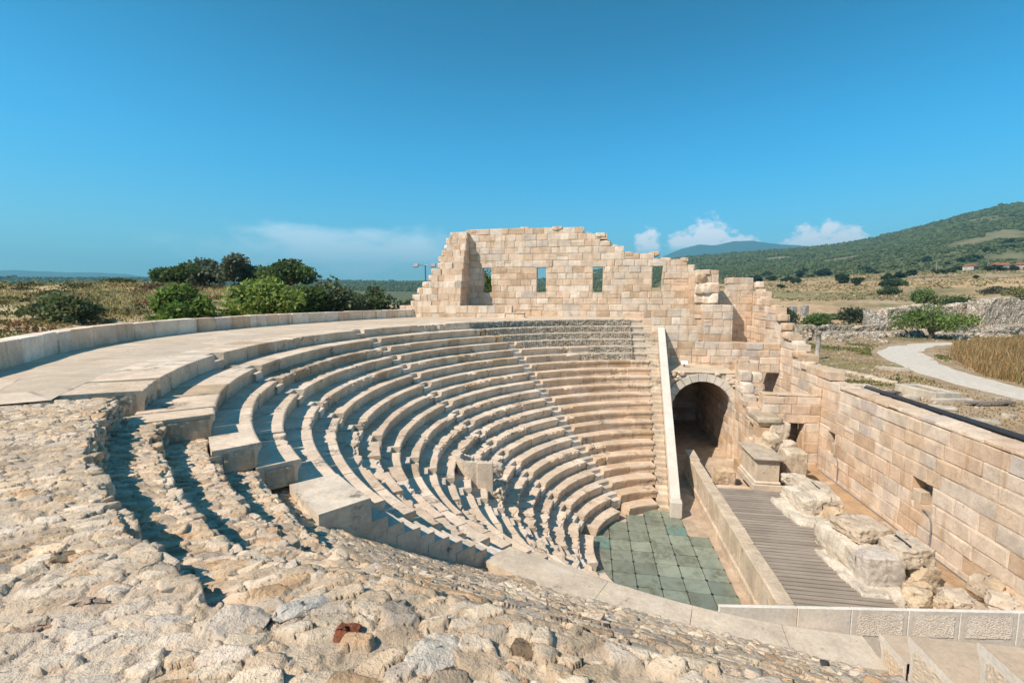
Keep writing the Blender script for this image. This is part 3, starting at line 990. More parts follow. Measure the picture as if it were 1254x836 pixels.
# stage front wall
mb = MB(); rng = np.random.default_rng(15)
y = 9.6; k = 0
while y > -9.5:
    L = rng.uniform(1.0, 1.9); ya = y; yb = max(y - L, -9.5)
    zt = 1.36 + rng.normal(0, .02) if y < 8.2 else 1.5
    xa = lambda q: .82 + (q - 4.5) * .07 if q > -2 else .36
    for (z0, z1, x_, wd) in ((-.1, .32, -.04, .62), (.325, zt, .03, .52)):
        X = .93
        c8 = np.array(box8((X + x_, yb + .003, z0), (wd, 0, 0), (0, ya - yb - .006, 0), (0, 0, z1 - z0))) + rng.normal(0, .008, (8, 3))
        chbox(mb, c8, .03, np.array([.63, .52, .39]) * rng.uniform(.92, 1.05))
    y = yb
tag(mb.build('stage_front_wall', M['rough']), 'low pitted stone wall with dark-spotted top between orchestra and wooden deck', 'low wall')

# wooden deck
root = MB(); rng = np.random.default_rng(16); y = 4.9
while y > -8.5:
    h = rng.normal(0, .003); x1 = 4.62 + rng.uniform(-.03, .03)
    c8 = np.array(box8((1.49, y - .22, 1.14), (x1 - 1.49, 0, 0), (0, .165, 0), (0, 0, .06 + h)))
    k = rng.uniform(.66, 1.2)
    chbox(root, c8, .006, np.array([.36, .31, .255]) * k)
    y -= .225
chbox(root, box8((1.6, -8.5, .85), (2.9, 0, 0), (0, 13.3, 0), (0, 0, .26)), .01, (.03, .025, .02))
tag(root.build('wooden_deck', M['wood']), 'weathered grey-brown plank deck laid over the stage between front wall and rocks', 'wooden deck')

# glass panels over the orchestra pit
proto = None; rng = np.random.default_rng(17)
gx = np.arange(-4.6, .9, .86); gy = np.arange(-4.3, 4.2, .80)
cnt = 0
teal = {(0, 5), (2, 3)}
for a, x in enumerate(gx):
    for b, y in enumerate(gy):
        cxm, cym = x + .43, y + .4
        if math.hypot(cxm, cym) > 4.55 or cxm < -4.3: continue
        if y > 1.6 and x > -1.0 + .2: continue
        if x > .1 : continue
        mb = MB(); z = .02 + rng.normal(0, .004)
        c = np.array([.31, .355, .275]) * rng.uniform(.7, 1.15)
        t_ = rng.random() < .035
        if t_: c = np.array([.17, .33, .28])
        g = .013
        c8 = np.array(box8((-.43 + g, -.4 + g, -.02), (.86 - 2 * g, 0, 0), (0, .8 - 2 * g, 0), (0, 0, .03))) + np.r_[[[0, 0, 0]] * 8]
        chbox(mb, c8, .004, c)
        for sx in (-1, 1):
            for sy in (-1, 1): chbox(mb, box8((sx * .405 - .022, sy * .375 - .022, .004), (.044, 0, 0), (0, .044, 0), (0, 0, .022)), .004, (.02, .025, .025))
        o = mb.build('glass_panel', M['glass']); o.location = (cxm, cym, z); o.rotation_euler = (rng.normal(0, .004), rng.normal(0, .004), 0)
        tag(o, 'square of dirty green walk-on glass in the orchestra floor grid', 'glass panel', 'glass panels of the orchestra floor'); cnt += 1

mb = MB()  # dark sheet added below the panels so the gaps between them look dark
for a, x in enumerate(gx):
    for b, y in enumerate(gy):
        cxm, cym = x + .43, y + .4
        if math.hypot(cxm, cym) > 4.55 or cxm < -4.3 or (y > 1.6 and x > -.8) or x > .1: continue
        mb.add([(x, y, -.012), (x + .86, y, -.012), (x + .86, y + .8, -.012), (x, y + .8, -.012)], [(0, 1, 2, 3)], (.03, .04, .035))
tag(mb.build('joint_backing', M['dark_metal']), 'dark sheet added under the glass floor of the orchestra to darken the joints', 'floor backing')

# masonry pedestal with slab, and the broken piers of the stage front
mb = MB()
def sftop(u):
    y = 12.24 - u
    return 6.5 if y > 12.0 else 5.75 if y > 11.5 else 5.1 if y > 10.9 else 4.45 if y > 10.3 else 3.85 if y > 9.9 else 3.75
root = wall('broken_pier', 'stepped broken wall end of piled blocks right of the arch')
rng = np.random.default_rng(18)
ashlar(mb, (4.42, 13.2), (0, -1), 13.2 - 8.2, .1, [.56, .56, .56, .56, .56, .56, .62, .62, .6, .6, .6], lambda u: sftop(u - .95), 1.15, (-1, 0), [(13.2 - 9.5, 13.2 - 8.75, 2.5, 3.4)], 71, .55, 1.1, .02)
mb.build('masonry', M['ashlar'], root)
for k, (y, z) in enumerate(((12.3, 6.6), (11.75, 5.95), (11.2, 5.3), (10.6, 4.65), (10.1, 4.05))):
    l = MB()
    rock(l, (4.75, y, z - .25), (.62, .7, .62), rng.uniform(-.1, .1), .08, .04, 700 + k, 9, pcol(rng), 3)
    rock(l, (5.4, y + .15, z - .32), (.68, .8, .55), rng.uniform(-.1, .1), .25, .07, 720 + k, 8, pcol(rng), 4)
    l.build('broken_block', M['rough'], root)
l = MB(); rock(l, (5.0, 8.95, 3.86), (1.25, 1.9, .26), 0, .05, .03, 741, 9, (.52, .43, .31), 2); l.build('cap_slab', M['rough'], root)

root = empty('altar_pedestal', 'square pedestal with a flat moulded grey-topped slab at the head of the deck', 'stone pedestal')
px0, px1, py0, py1 = 3.66, 4.75, 5.85, 8.1
mb = MB(); chbox(mb, box8((px0, py0, 1.3), (px1 - px0, 0, 0), (0, py1 - py0, 0), (0, 0, 1.05)), .02, (.62, .51, .385)); mb.build('body', M['seat'], root)
mb = MB(); chbox(mb, box8((px0 - .1, py0 - .12, 2.36), (px1 - px0 + .2, 0, 0), (0, py1 - py0 + .2, 0), (0, 0, .07)), .02, (.60, .5, .385)); chbox(mb, box8((px0 - .17, py0 - .19, 2.432), (px1 - px0 + .34, 0, 0), (0, py1 - py0 + .34, 0), (0, 0, .10)), .02, (.54, .455, .355)); mb.build('slab', M['rough'], root)
mb = MB(); chbox(mb, box8((px0 - .16, py0 - .16, .84), (px1 - px0 + .3, 0, 0), (0, py1 - py0 + .3, 0), (0, 0, .30)), .02, (.62, .53, .42)); chbox(mb, box8((px0 - .08, py0 - .08, 1.142), (px1 - px0 + .16, 0, 0), (0, py1 - py0 + .16, 0), (0, 0, .155)), .05, (.64, .55, .44)); mb.build('plinth', M['seat'], root)

def rthing(name, label, c, dims, **k):
    k['n'] = 22; mb = MB(); rock(mb, c, dims, fine=.07, **k); return tag(mb.build(name, M['rough']), label, 'stone block')
rthing('stone_block', 'big squared block with dark-stained top beside the grey-topped pedestal', (5.75, 6.85, 1.75), (1.0, .95, 1.9), rnd=.06, amp=.03, seed=801, n=12, col=(.62, .51, .38), cuts=2)
rthing('stone_block', 'rounded pale block leaning behind the stained square block', (5.7, 7.9, 2.45), (.95, .9, .8), rz=.3, rnd=.25, amp=.06, seed=802, n=10, col=(.65, .55, .43))
rthing('stone_block', 'tall rough pale block at the top of the collapsed pile behind the pedestal', (5.55, 8.5, 3.15), (1.05, .8, 1.1), rz=.1, rnd=.2, amp=.07, seed=803, n=10, col=(.66, .56, .44))
rthing('stone_block', 'ragged sloping core of mortared rubble left of the tall pale block', (5.05, 8.1, 2.7), (.9, 1.2, 1.1), rz=.2, rnd=.5, amp=.16, seed=804, n=14, col=(.60, .49, .36), tilt=-.5)
rthing('stone_block', 'small orange-stained block on the floor before the arch passage', (2.75, 7.9, .60), (1.0, .7, .95), rz=.05, rnd=.08, amp=.05, seed=805, n=10, col=(.60, .45, .30))

# collapsed blocks on the stage: two clusters, each stone a thing
ST = [
 ('large flat block with a slot on top of the nearer-arch rock pile', (5.35, 3.6, 1.80), (1.15, 2.1, .62), .12, .10, .07, (.66, .57, .45), .05),
 ('long grooved block on the deck side of the farther rock pile', (4.55, 3.0, 1.62), (.85, 1.7, .78), .1, .16, .08, (.66, .58, .47), 0),
 ('low cream footing stone spreading under the farther rock pile', (4.45, 2.75, 1.16), (1.5, 2.4, .46), .1, .3, .09, (.66, .59, .49), 0),
 ('weathered honey-coloured knob of rock at the near right of the farther pile', (5.35, 2.0, 1.3), (.75, .9, .95), .4, .55, .12, (.62, .47, .31), 0),
 ('jagged small stone at the back of the farther rock pile', (4.95, 4.75, 1.9), (1.0, .5, .4), .2, .3, .09, (.64, .55, .43), 0),
 ('thick tilted slab lying on top of the near rock pile', (4.95, -.75, 2.35), (1.55, 1.15, .42), .35, .18, .09, (.60, .49, .37), .06),
 ('grey square-cut block forming the near front of the near rock pile', (4.75, -1.9, 1.62), (1.25, 1.0, .95), .12, .08, .06, (.60, .54, .47), 0),
 ('broken pale wall face along the deck side of the near rock pile', (4.45, -.75, 1.45), (.95, 2.1, 1.15), .1, .22, .11, (.66, .58, .47), 0),
 ('square block with a slot overhanging the right of the near rock pile', (5.75, -1.5, 2.1), (1.1, 1.25, .55), .2, .12, .07, (.62, .53, .42), -.05),
 ('long back block of the near rock pile facing the wall', (5.75, -.2, 1.75), (.9, 1.4, .6), .1, .12, .06, (.63, .53, .41), 0),
 ('pitted upright block under the overhanging slotted block', (6.05, -1.75, 1.4), (.8, .95, .85), .2, .12, .06, (.58, .47, .34), 0),
 ('small square block below the pitted upright block', (5.7, -2.3, 1.12), (.75, .55, .55), .15, .12, .05, (.58, .46, .33), 0),
 ('cracked footing stones along the deck edge of the near rock pile', (4.4, -1.6, 1.02), (1.5, 2.6, .45), .1, .3, .1, (.66, .59, .49), 0),
 ('smooth honey-coloured boulder at the near end of the near rock pile', (5.45, -2.9, 1.15), (.65, .6, .66), .5, .6, .1, (.64, .52, .37), 0),
 ('narrow twin boulder beside the smooth honey-coloured boulder', (5.95, -2.95, 1.1), (.5, .5, .55), .2, .6, .09, (.62, .50, .36), 0),
]
for k, (lab, c, d, rz, rnd, amp, col, tl) in enumerate(ST):
    mb = MB(); d = np.array(d) * np.array([1.02, 1.08, 1.16]); rock(mb, c, d, rz, rnd * .8, amp, 820 + k, 26, col, 6, tl, 2.0, .10)
    o = mb.build('fallen_block', M['rough'])
    if 'slot' in lab:
        l = MB(); chbox(l, box8((c[0] - .05, c[1] - .45, c[2] + d[2] / 2 - .03), (.06, 0, 0), (0, .75, 0), (0, 0, .05)), .005, (.03, .03, .03)); l.build('slot', M['dark_metal'], o)
    tag(o, lab, 'stone block', 'fallen blocks on the stage')
for k, (lab, px, py, d, h) in enumerate((('flat-topped pale boulder behind the white panelled wall', 1172, 742, (1.1, 1.0, .9), 1.2),
        ('grey-brown boulder at the foot of the right wall', 1210, 728, (1.1, 1., 1.2), 1.3), ('large grey slab-like boulder at the right edge of the stage', 1236, 748, (1.3, 1.2, 1.0), 1.6),
        ('small dark-mouthed stone beside the deck corner boulders', 1138, 742, (.7, .5, .4), 1.0))):
    p = at(px, py, z=1.1); mb = MB(); rock(mb, (p[0] + .2, p[1] + .2, .8 + d[2] * .3), np.array(d) * np.array([.9, .9, .72]), .5 * k, .28, .12, 850 + k, 24, (.60, .52, .42) if k != 1 else (.50, .40, .29), 9, .2, 1.6, .12)
    tag(mb.build('boulder', M['rough']), lab, 'boulder')

# cables down the back wall
for lab, y, z in (('grey conduit hanging from the far niche of the stage back wall', 7.6, 2.15), ('grey conduit hanging from the near niche of the stage back wall', 1.0, 2.3)):
    mb = MB(); pts = [(8.16, y + .35, z), (8.13, y + .1, z + .03), (8.12, y - .12, z - .12), (8.14, y - .2, z - .5), (8.15, y - .15, .9)]
    tube(mb, smooth(np.array(pts), 16), .026, (.3, .3, .3)); tag(mb.build('conduit', M['cable']), lab, 'cable')
mb = MB(); tube(mb, [(8.1, 9.3, .87), (8.1, 4, .87), (8.08, 0, .87), (8.1, -6, .87)], .022); tag(mb.build('floor_conduit', M['cable']), 'pale conduit running along the floor at the foot of the right wall', 'cable')

# white panelled wall near bottom right
root = empty('panelled_wall', 'low white wall of bordered rough panels at the lower right above the seat ends', 'low wall')
mb = MB(); pA = at(905, 742.5, z=5.0); pB = at(1254, 750, z=5.0)
d = (pB - pA); Lw = np.linalg.norm(d[:2]); d /= np.linalg.norm(d)
nn = np.array([d[1], -d[0], 0])
cut = [-.35, 1.05, 2.0, 3.0, 3.9, 4.9, 6.2]
for k in range(len(cut) - 1):
    P = pA + d * (cut[k] + .004); P[2] = 3.2
    chbox(mb, box8(P, d * (cut[k + 1] - cut[k] - .008), -nn * .07, (0, 0, 1.8)), .01, np.array([.74, .68, .60]) * (1 + .02 * (k % 2)))
    if k > 1:
        g = np.array([[u, v] for u in np.linspace(.1, cut[k + 1] - cut[k] - .1, 70) for v in np.linspace(-.5, -.08, 34)])
        hh = .006 + .009 * np.random.default_rng(k).random(len(g))
        V = P[None, :] + g[:, :1] * d + hh[:, None] * nn; V[:, 2] = 5.0 + g[:, 1]
        mb.add(V, [(a * 34 + b, (a + 1) * 34 + b, (a + 1) * 34 + b + 1, a * 34 + b + 1) for a in range(69) for b in range(33)], (.72, .645, .555))
mb.build('panel_blocks', M['white'], root)

# curved tribune in the seats
root = empty('stone_tribune', 'curved horseshoe tribune with smooth white slab end set into the seats', 'stone tribune')
tc = at(581, 556, z=4.35)
mb = MB(); n = 26; ro, ri = .76, .58; zt = 4.32
n = 70; angs = np.linspace(R_(80), R_(300), n); V = []
for q, a in enumerate(angs):
    brk = .30 * float(sstep(R_(165), R_(110), np.array(a))) + .10 * abs(float(fbm(np.array([[a * 4, 0, 0.]]), 3, 5)[0]))
    for rr, zz in ((ri, zt - 1.0), (ri, zt - brk), (ro, zt - brk * .9), (ro, 2.6)):
        rr = rr + .03 * float(fbm(np.array([[a * 6, zz * 3, 2.]]), 3, 6)[0])
        V.append((tc[0] + rr * math.cos(a), tc[1] + rr * math.sin(a), zz))
fq = [(i * 4 + j, i * 4 + j + 1, (i + 1) * 4 + j + 1, (i + 1) * 4 + j) for i in range(n - 1) for j in range(3)]
fq += [(0, 1, 2, 3)[::-1], tuple((n - 1) * 4 + j for j in range(4))]
mb.add(V, fq, (.64, .545, .43)); mb.build('curved_back', M['rough'], root)
mb = MB(); a = R_(300); e = np.array([tc[0] + .42, tc[1] - .68, 0])
chbox(mb, box8((e[0] - .12, e[1] - .12, 2.55), (.6, .1, 0), (-.03, .17, 0), (0, 0, zt - 2.56)), .02, (.66, .55, .43)); mb.build('slab_end', M['seat'], root)
mb = MB(); rock(mb, (tc[0] + .5, tc[1] + .2, 3.72), (1.2, .5, .5), .35, .3, .12, 881, 22, (.64, .545, .43), 8, .15, 2.2, .12); rock(mb, (tc[0] + 1.0, tc[1] - .2, 3.05), (.7, .9, .6), .4, .4, .16, 882, 22, (.60, .50, .38), 8, .2, 2.2, .14); rock(mb, (tc[0] + .55, tc[1] - .75, 2.75), (.45, .4, .4), .9, .4, .1, 883, 16, (.60, .50, .38), 8, .1, 2., .1); mb.build('broken_seat', M['rough'], root)
mb = MB(); chbox(mb, box8((tc[0] - 1.7, tc[1] - 1.45, 3.0), (.75, 0, 0), (0, .45, 0), (0, 0, .80)), .02, (.60, .50, .39)); chbox(mb, box8((tc[0] - .95, tc[1] - 1.5, 2.6), (.45, 0, 0), (0, .5, 0), (0, 0, .75)), .02, (.60, .50, .39)); mb.build('side_step', M['seat'], root)

# small loose things
p = at(495, 553, z=RZ(11)[1]); mb = MB(); rock(mb, (p[0], p[1], p[2] + .2), (.34, .3, .42), .2, .7, .02, 890, 9, (.02, .02, .025), 2)
o = mb.build('black_bag', M['black']); tag(o, 'small black bag left on a seat row near the middle stair', 'bag')
mb = MB(); tube(mb, smooth(np.array([(p[0] - .06, p[1], p[2] + .38), (p[0] - .05, p[1], p[2] + .5), (p[0] + .06, p[1], p[2] + .5), (p[0] + .06, p[1], p[2] + .38)]), 8), .012, (.02, .02, .02), 6); mb.build('handle', M['black'], o)
p = at(838, 449, z=5.74); root = empty('info_sign', 'small white tilted sign on the terrace over the arch', 'sign'); 
mb = MB(); C = np.array(box8((p[0] - .22, p[1] - .12, 5.92), (.44, 0, 0), (0, .26, .2), (0, -.02, .03))); chbox(mb, C, .004, (.75, .76, .78)); mb.build('panel', M['sign'], root)
mb = MB(); chbox(mb, box8((p[0] - .05, p[1] - .03, 5.735), (.1, 0, 0), (0, .1, 0), (0, 0, .24)), .01, (.3, .3, .3)); mb.build('stand', M['grey_metal'], root)

# black rail along the outside of the back wall
root = empty('handrail', 'thick dark handrail running along the outer side of the right wall', 'handrail')
mb = MB(); tube(mb, [(9.36, 7.7, 5.9), (9.36, 3, 5.9), (9.36, -2, 5.94), (9.36, -9, 5.94)], .12, (.04, .04, .045), 12); mb.build('rail', M['dark_metal'], root)
for y in (7.2, 2.4, -2.35, -6.5):
    mb = MB(); tube(mb, [(9.6, y, 4.3), (9.6, y, 5.7), (9.45, y, 5.8)], .045, (.04, .04, .045), 8); mb.build('post', M['dark_metal'], root)


# ------------------------------------------------------------------ foreground rubble slope
def voronoi(G, cell, seed, angle=0.):
    """jittered-grid cells: nearest distance, edge distance, cell hash values, cell-centre offset"""
    ca, sa = math.cos(angle), math.sin(angle)
    u = (G[:, 0] * ca + G[:, 1] * sa) / cell[0]; v = (-G[:, 0] * sa + G[:, 1] * ca) / cell[1]
    iu, iv = np.floor(u).astype(np.int64), np.floor(v).astype(np.int64)
    f1 = np.full(len(u), 9.); f2 = f1.copy(); h = [np.zeros(len(u)) for _ in range(4)]; du = np.zeros(len(u)); dv = du.copy()
    for a in (-1, 0, 1):
        for b in (-1, 0, 1):
            cx, cy = iu + a, iv + b
            px = cx + .1 + .8 * _h(cx, cy, 0 * cx, seed); py = cy + .1 + .8 * _h(cx, cy, 0 * cx + 1, seed)
            ex, ey = u - px, v - py
            d = np.abs(ex) ** 2.3 + np.abs(ey) ** 2.3; d = d ** (1 / 2.3)
            m = d < f1
            f2 = np.where(m, f1, np.minimum(f2, d))
            for k in range(4): h[k] = np.where(m, _h(cx, cy, 0 * cx + 2 + k, seed), h[k])
            du = np.where(m, ex, du); dv = np.where(m, ey, dv); f1 = np.where(m, d, f1)
    return f1, f2 - f1, h, du, dv


def rub_height(x, y):
    """general level of the ruined wedge: stepped on the left, smooth cone on the right, flat on top"""
    R = np.hypot(x, y); az = np.degrees(np.arctan2(y, x)) % 360
    wob = .10 * fbm(np.stack([x * 1.6, y * 1.6, 0 * x], -1), 3, 5) + .05 * fbm(np.stack([x * 6, y * 6, 0 * x], -1), 2, 6)
    Rw = R + wob
    ie = 1 + (R + delta(x, y) - .66 - R1) / DT
    zc = np.minimum(HH * ie, 8.80 + .03 * np.clip(ie - 21, -5, 5))
    zs = np.full_like(R, HH * 17)
    for i, e in ((18, 15.42), (19, 16.03), (20, 16.74), (21, 17.38)):
        zs = np.where(Rw > e, HH * i, zs)
    zs = np.where(R < 15.42, np.minimum(zc, 7.0), zs - .03)
    keepk = np.maximum(sstep(11.7, 12.7, R + delta(x, y)), sstep(239, 236, az))
    low = .28 * sstep(248, 239, az) * sstep(15.0, 14.25, R) * keepk + .16 * sstep(12.5, 11.2, R + delta(x, y)) * sstep(236, 243, az)
    zc = zc - .95 * sstep(-1.7, -.6, x) * sstep(-14.6, -13.2, y)
    w = sstep(239.5, 249, az - .6 * (R - 16.5));     z = zs * (1 - w) + zc * w - low
    return z + .035 * fbm(np.stack([x * .9, y * .9, 0 * x], -1), 3, 8), az, R


gs = .0128
xs = np.arange(-16.2, 3.2, gs); ys = np.arange(-19.2, -7.5, gs)
GX, GY = np.meshgrid(xs, ys, indexing='ij')
x = GX.ravel(); y = GY.ravel()
Rr = np.hypot(x, y); azr = np.degrees(np.arctan2(y, x)) % 360
cut = np.interp(Rr, [10.9, 13.6, 14.0, 15.0, 15.6, 16.2, 17.0, 17.4, 18.9, 22], [232.6, 232.6, 225.5, 225.0, 224.8, 221.5, 219.0, 220.9, 219.4, 217])
inner = np.where(azr < 268.5, 11.12 - delta(x, y) + .55, 0)
inner = np.where(azr < 268.5, RZ(12)[0] + .66 - delta(x, y), np.where(x < .06, 11.0, 12.62))
keep = (azr > cut) & (azr < 296) & (Rr > inner) & ((y < -12.7) | (x < .04))
idx = np.full(keep.shape, -1, np.int64); idx[keep] = np.arange(keep.sum())
I2 = idx.reshape(GX.shape)
Q = np.stack([I2[:-1, :-1], I2[1:, :-1], I2[1:, 1:], I2[:-1, 1:]], -1).reshape(-1, 4)
Q = Q[(Q >= 0).all(1)]
x, y = x[keep], y[keep]
z, az, Rr = rub_height(x, y)
G3 = np.stack([x, y, 0 * x], -1)
wx = .055 * fbm(G3 * 3.3, 3, 11) + .009 * fbm(G3 * 13, 3, 13); wy = .055 * fbm(G3 * 3.3 + 40, 3, 12) + .009 * fbm(G3 * 13 + 9, 3, 14)
Gw = np.stack([x + wx, y + wy], -1)
dens = sstep(243, 262, az)                       # stones grow chunkier to the right
fa = voronoi(Gw, (.195, .092), 3, .30); fb = voronoi(Gw, (.145, .105), 4, .12); gg = voronoi(Gw, (.082, .062), 21, -.2)
rgt_ = dens + .5 * fbm(G3 * .8 + 3, 2, 55) > .45
pk = lambda p, q: np.where(rgt_, q, p)
ed = pk(fa[1], fb[1]); hh = [pk(fa[2][k], fb[2][k]) for k in range(4)]; du = pk(fa[3], fb[3]); dv = pk(fa[4], fb[4])
g1, gd, gh, gu, gv = gg
big = (hh[0] < .74)
edge = np.where(big, ed, np.minimum(gd * .6, ed)); h0 = np.where(big, hh[1], gh[1]); h2 = np.where(big, hh[2], gh[2]); h3 = np.where(big, hh[3], gh[3])
present = np.where(big, hh[1] > .12, gh[3] > .45)
lift = np.where(big, .020 + .026 * h0, .012 + .016 * h0) * (1 + .6 * dens)
prof = sstep(.02, .06 + .07 * h2, edge)
tiltu = (h2 - .5) * np.where(big, du, gu); tiltv = (h3 - .5) * np.where(big, dv, gv)
st = prof * present
fn = fbm(G3 * 9, 4, 31); ff = fbm(G3 * 30, 3, 33)
face = np.abs(fbm(G3 * 5 + 3, 3, 37))
dz = st * (lift * (1 + .8 * tiltu + .8 * tiltv) + .007 * fn - .014 * face + .0025 * ff) + (1 - st) * (.007 * fn + .003 * ff)
# push stone flanks sideways a little so that they overhang the mortar
zz = z + dz - .02
pal = np.array([(.60, .53, .44), (.54, .465, .375), (.63, .57, .49), (.47, .40, .32), (.56, .51, .455), (.60, .50, .385), (.68, .61, .52), (.62, .55, .455), (.54, .45, .34), (.60, .535, .44), (.42, .385, .345), (.52, .38, .255)])
ci = np.clip((h3 * 61.7 % 1) * len(pal), 0, len(pal) - 1e-6).astype(int)
pal = pal * np.array([1.19, 1.07, .935])
cs = pal[ci] * (.97 + .30 * (h2 - .5))[:, None] * (1 + .16 * fn)[:, None]
blot = sstep(.12, .4, fbm(G3 * 4.5 + 20, 4, 41))[:, None]
cs = cs * (1 - .22 * blot) + np.array([.50, .37, .25]) * .22 * blot
mort = np.array([.58, .465, .34]) * (1 + .10 * fn + .05 * ff)[:, None]
cc = cs * st[:, None] + mort * (1 - st)[:, None]
V = np.stack([x + .02 * st * (h2 - .5), y + .02 * st * (h3 - .5), zz], -1)
o = mesh_obj('rubble_slope', V, Q, np.clip(cc, 0, 1), M['rubble'], None, True)
tag(o, 'foreground slope of mortared rubble stones, stepped on the left', 'rubble masonry', None, 'stuff')


# loose-set stones standing proud of the mortar: on the risers of the ruined steps and over the right-hand slope
prot = []
for k in range(26):
    t_ = MB(); rg_ = np.random.default_rng(2000 + k); rock(t_, (0, 0, 0), (1.0, rg_.uniform(.5, .85), rg_.uniform(.35, .6)), 0, .28, .07, 2000 + k, 6, (1, 1, 1), 8, 0, 1.6, .05); prot.append((t_.v[0], t_.f))
rg_ = np.random.default_rng(1999); VV = []; FF = []; CCs = []; nb = 0
def put(px_, py_, pz_, sz_, rz_, col_, sq=1.):
    global nb
    v, f = prot[rg_.integers(26)]
    c, s_ = math.cos(rz_), math.sin(rz_)
    tl = rg_.normal(0, .16, 2)
    w = v * sz_ * np.array([1, 1, sq]); w = w + np.stack([0 * w[:, 0], 0 * w[:, 0], w[:, 0] * tl[0] + w[:, 1] * tl[1]], -1)
    w = np.stack([w[:, 0] * c - w[:, 1] * s_, w[:, 0] * s_ + w[:, 1] * c, w[:, 2]], -1) + np.array([px_, py_, pz_])
    VV.append(w); FF.append(np.array(f) + nb); nb += len(v); CCs.append(np.clip(np.asarray(col_)[None] * (1 + .12 * fbm(w * 14, 2, 5))[:, None], 0, 1))
for (i, e) in ((18, 15.42), (19, 16.03), (20, 16.74), (21, 17.38)):
    for k in range(280):
        a_ = rg_.uniform(221.5 if i > 19 else 226.5, 244); x_, y_ = (e + rg_.normal(0, .03)) * math.cos(math.radians(a_)), (e + rg_.normal(0, .03)) * math.sin(math.radians(a_))
        zq = rub_height(np.array([x_ * 1.006]), np.array([y_ * 1.006]))[0][0]; zl = rub_height(np.array([x_ * .985]), np.array([y_ * .985]))[0][0]
        put(x_, y_, rg_.uniform(zl, zq - .03), rg_.uniform(.12, .26), math.radians(a_ + 90) + rg_.normal(0, .2), pal[rg_.integers(len(pal))], .8)
cnt_ = 0
while cnt_ < 2500:
    x_, y_ = rg_.uniform(-10, .2), rg_.uniform(-17.5, -8.5); R_q = math.hypot(x_, y_); a_ = math.degrees(math.atan2(y_, x_)) % 360
    if a_ < 236.5 + 2 * (R_q < 14.5) or R_q < RZ(12)[0] + .80 - float(delta(np.array(x_), np.array(y_))) or (x_ > -.25 and y_ > -12.8) or R_q > 18: continue
    if rg_.random() > .18 + .82 * float(sstep(238, 254, np.array(a_))): continue
    if math.hypot(x_ - CAM[0], y_ - CAM[1]) < 3.4: continue
    if R_q > 14.5 and rg_.random() < .6: continue
    zq = rub_height(np.array([x_]), np.array([y_]))[0][0]; sz_ = .06 + .11 * rg_.random() ** 1.6
    put(x_, y_, zq - .10 * sz_, sz_ * 1.15, rg_.uniform(0, 3.14), pal[rg_.integers(len(pal))] * rg_.uniform(.9, 1.12), .6); cnt_ += 1
o = mesh_obj('rubble_stones', np.concatenate(VV), np.concatenate(FF), np.concatenate(CCs), M['rubble'], None, True)
tag(o, 'small stones standing out of the mortar all over the rubble slope', 'rubble', None, 'stuff')


def on_rubble(px, py):
    z_ = 8.0
    for k in range(12):
        p = at(px, py, z=z_); zz_, _, _ = rub_height(np.array([p[0]]), np.array([p[1]])); z_ = .5 * z_ + .5 * float(zz_[0])
    return at(px, py, z=z_)


# single stones that stand out in the rubble
OUTS = [('rust-red stone set in the rubble at the bottom centre', 423, 775, (.19, .17, .12), (.30, .10, .05), 0.1),
        ('dark brown pitted stone set in the rubble below the glass floor', 641, 792, (.20, .16, .12), (.22, .155, .095), .2),
        ('flat orange-brown stone at the far left of the rubble', 44, 765, (.28, .13, .08), (.36, .19, .10), .5),
        ('dark olive stone lying flat in the left rubble', 88, 680, (.34, .16, .08), (.26, .20, .13), .4),
        ('small red-brown stone above the orange-brown one in the left rubble', 110, 739, (.26, .11, .07), (.40, .23, .13), .3),
        ('pale blue-grey stone below the shadowed rubble steps', 273, 684, (.42, .22, .14), (.52, .49, .45), .1),
        ('large smooth cream stone with orange veins in the rubble', 290, 766, (.40, .34, .14), (.62, .51, .40), .2),
        ('long light grey stone pointing right in the rubble', 372, 745, (.50, .20, .14), (.58, .53, .46), .75),
        ('big pale domed stone at the bottom middle of the rubble', 530, 800, (.40, .36, .14), (.64, .555, .45), .3),
        ('small dark slate stone near the curved slab edge', 826, 796, (.20, .18, .12), (.20, .21, .23), .4),
        ('small black pebble stone below the seat ends', 1012, 812, (.12, .10, .08), (.07, .07, .075), 0),
        ('tawny wedge stone beside the long light grey stone', 480, 741, (.22, .17, .13), (.30, .27, .23), .7)]
for k, (lab, px, py, d, c, rz) in enumerate(OUTS):
    p = on_rubble(px, py); mb = MB()
    d = np.array(d) * np.array([.72, .72, .55])
    rock(mb, (p[0], p[1], p[2] - .006), d, rz, .42, .035, 900 + k, 20, c, 10, .1, 1.7, .03)
    tag(mb.build('rubble_stone', M['rubble']), lab, 'stone', 'distinct stones in the foreground rubble')

# ------------------------------------------------------------------ land
CX, CY = CAM[0], CAM[1]
HEAD = 90 + math.degrees(YAW)
def px_az(px): return HEAD - math.degrees(math.atan((px - 627) / F))
def px_el(px, py): return (362 - py) / math.hypot(F, px - 627) * 1.0
_ct = [(-200, 345), (0, 340), (200, 342), (420, 343), (470, 344), (520, 345), (600, 345), (663, 342), (731, 331), (790, 321), (845, 315), (900, 311), (942, 308), (1007, 302), (1060, 293), (1120, 278), (1177, 263), (1218, 253.5), (1254, 251), (1400, 240), (1700, 240)]
_ca = np.array([px_az(p[0]) for p in _ct]); _ce = np.array([px_el(*p) for p in _ct]); _s = np.argsort(_ca); _ca, _ce = _ca[_s], _ce[_s]
_ft = [(-200, 371), (600, 372), (790, 352), (900, 346), (1000, 339), (1100, 334), (1254, 330), (1500, 328)]
_fa = np.array([px_az(p[0]) for p in _ft]); _fe = np.array([px_el(*p) for p in _ft]); _fa, _fe = _fa[::-1], _fe[::-1]
RC, RF = 1500., 480.


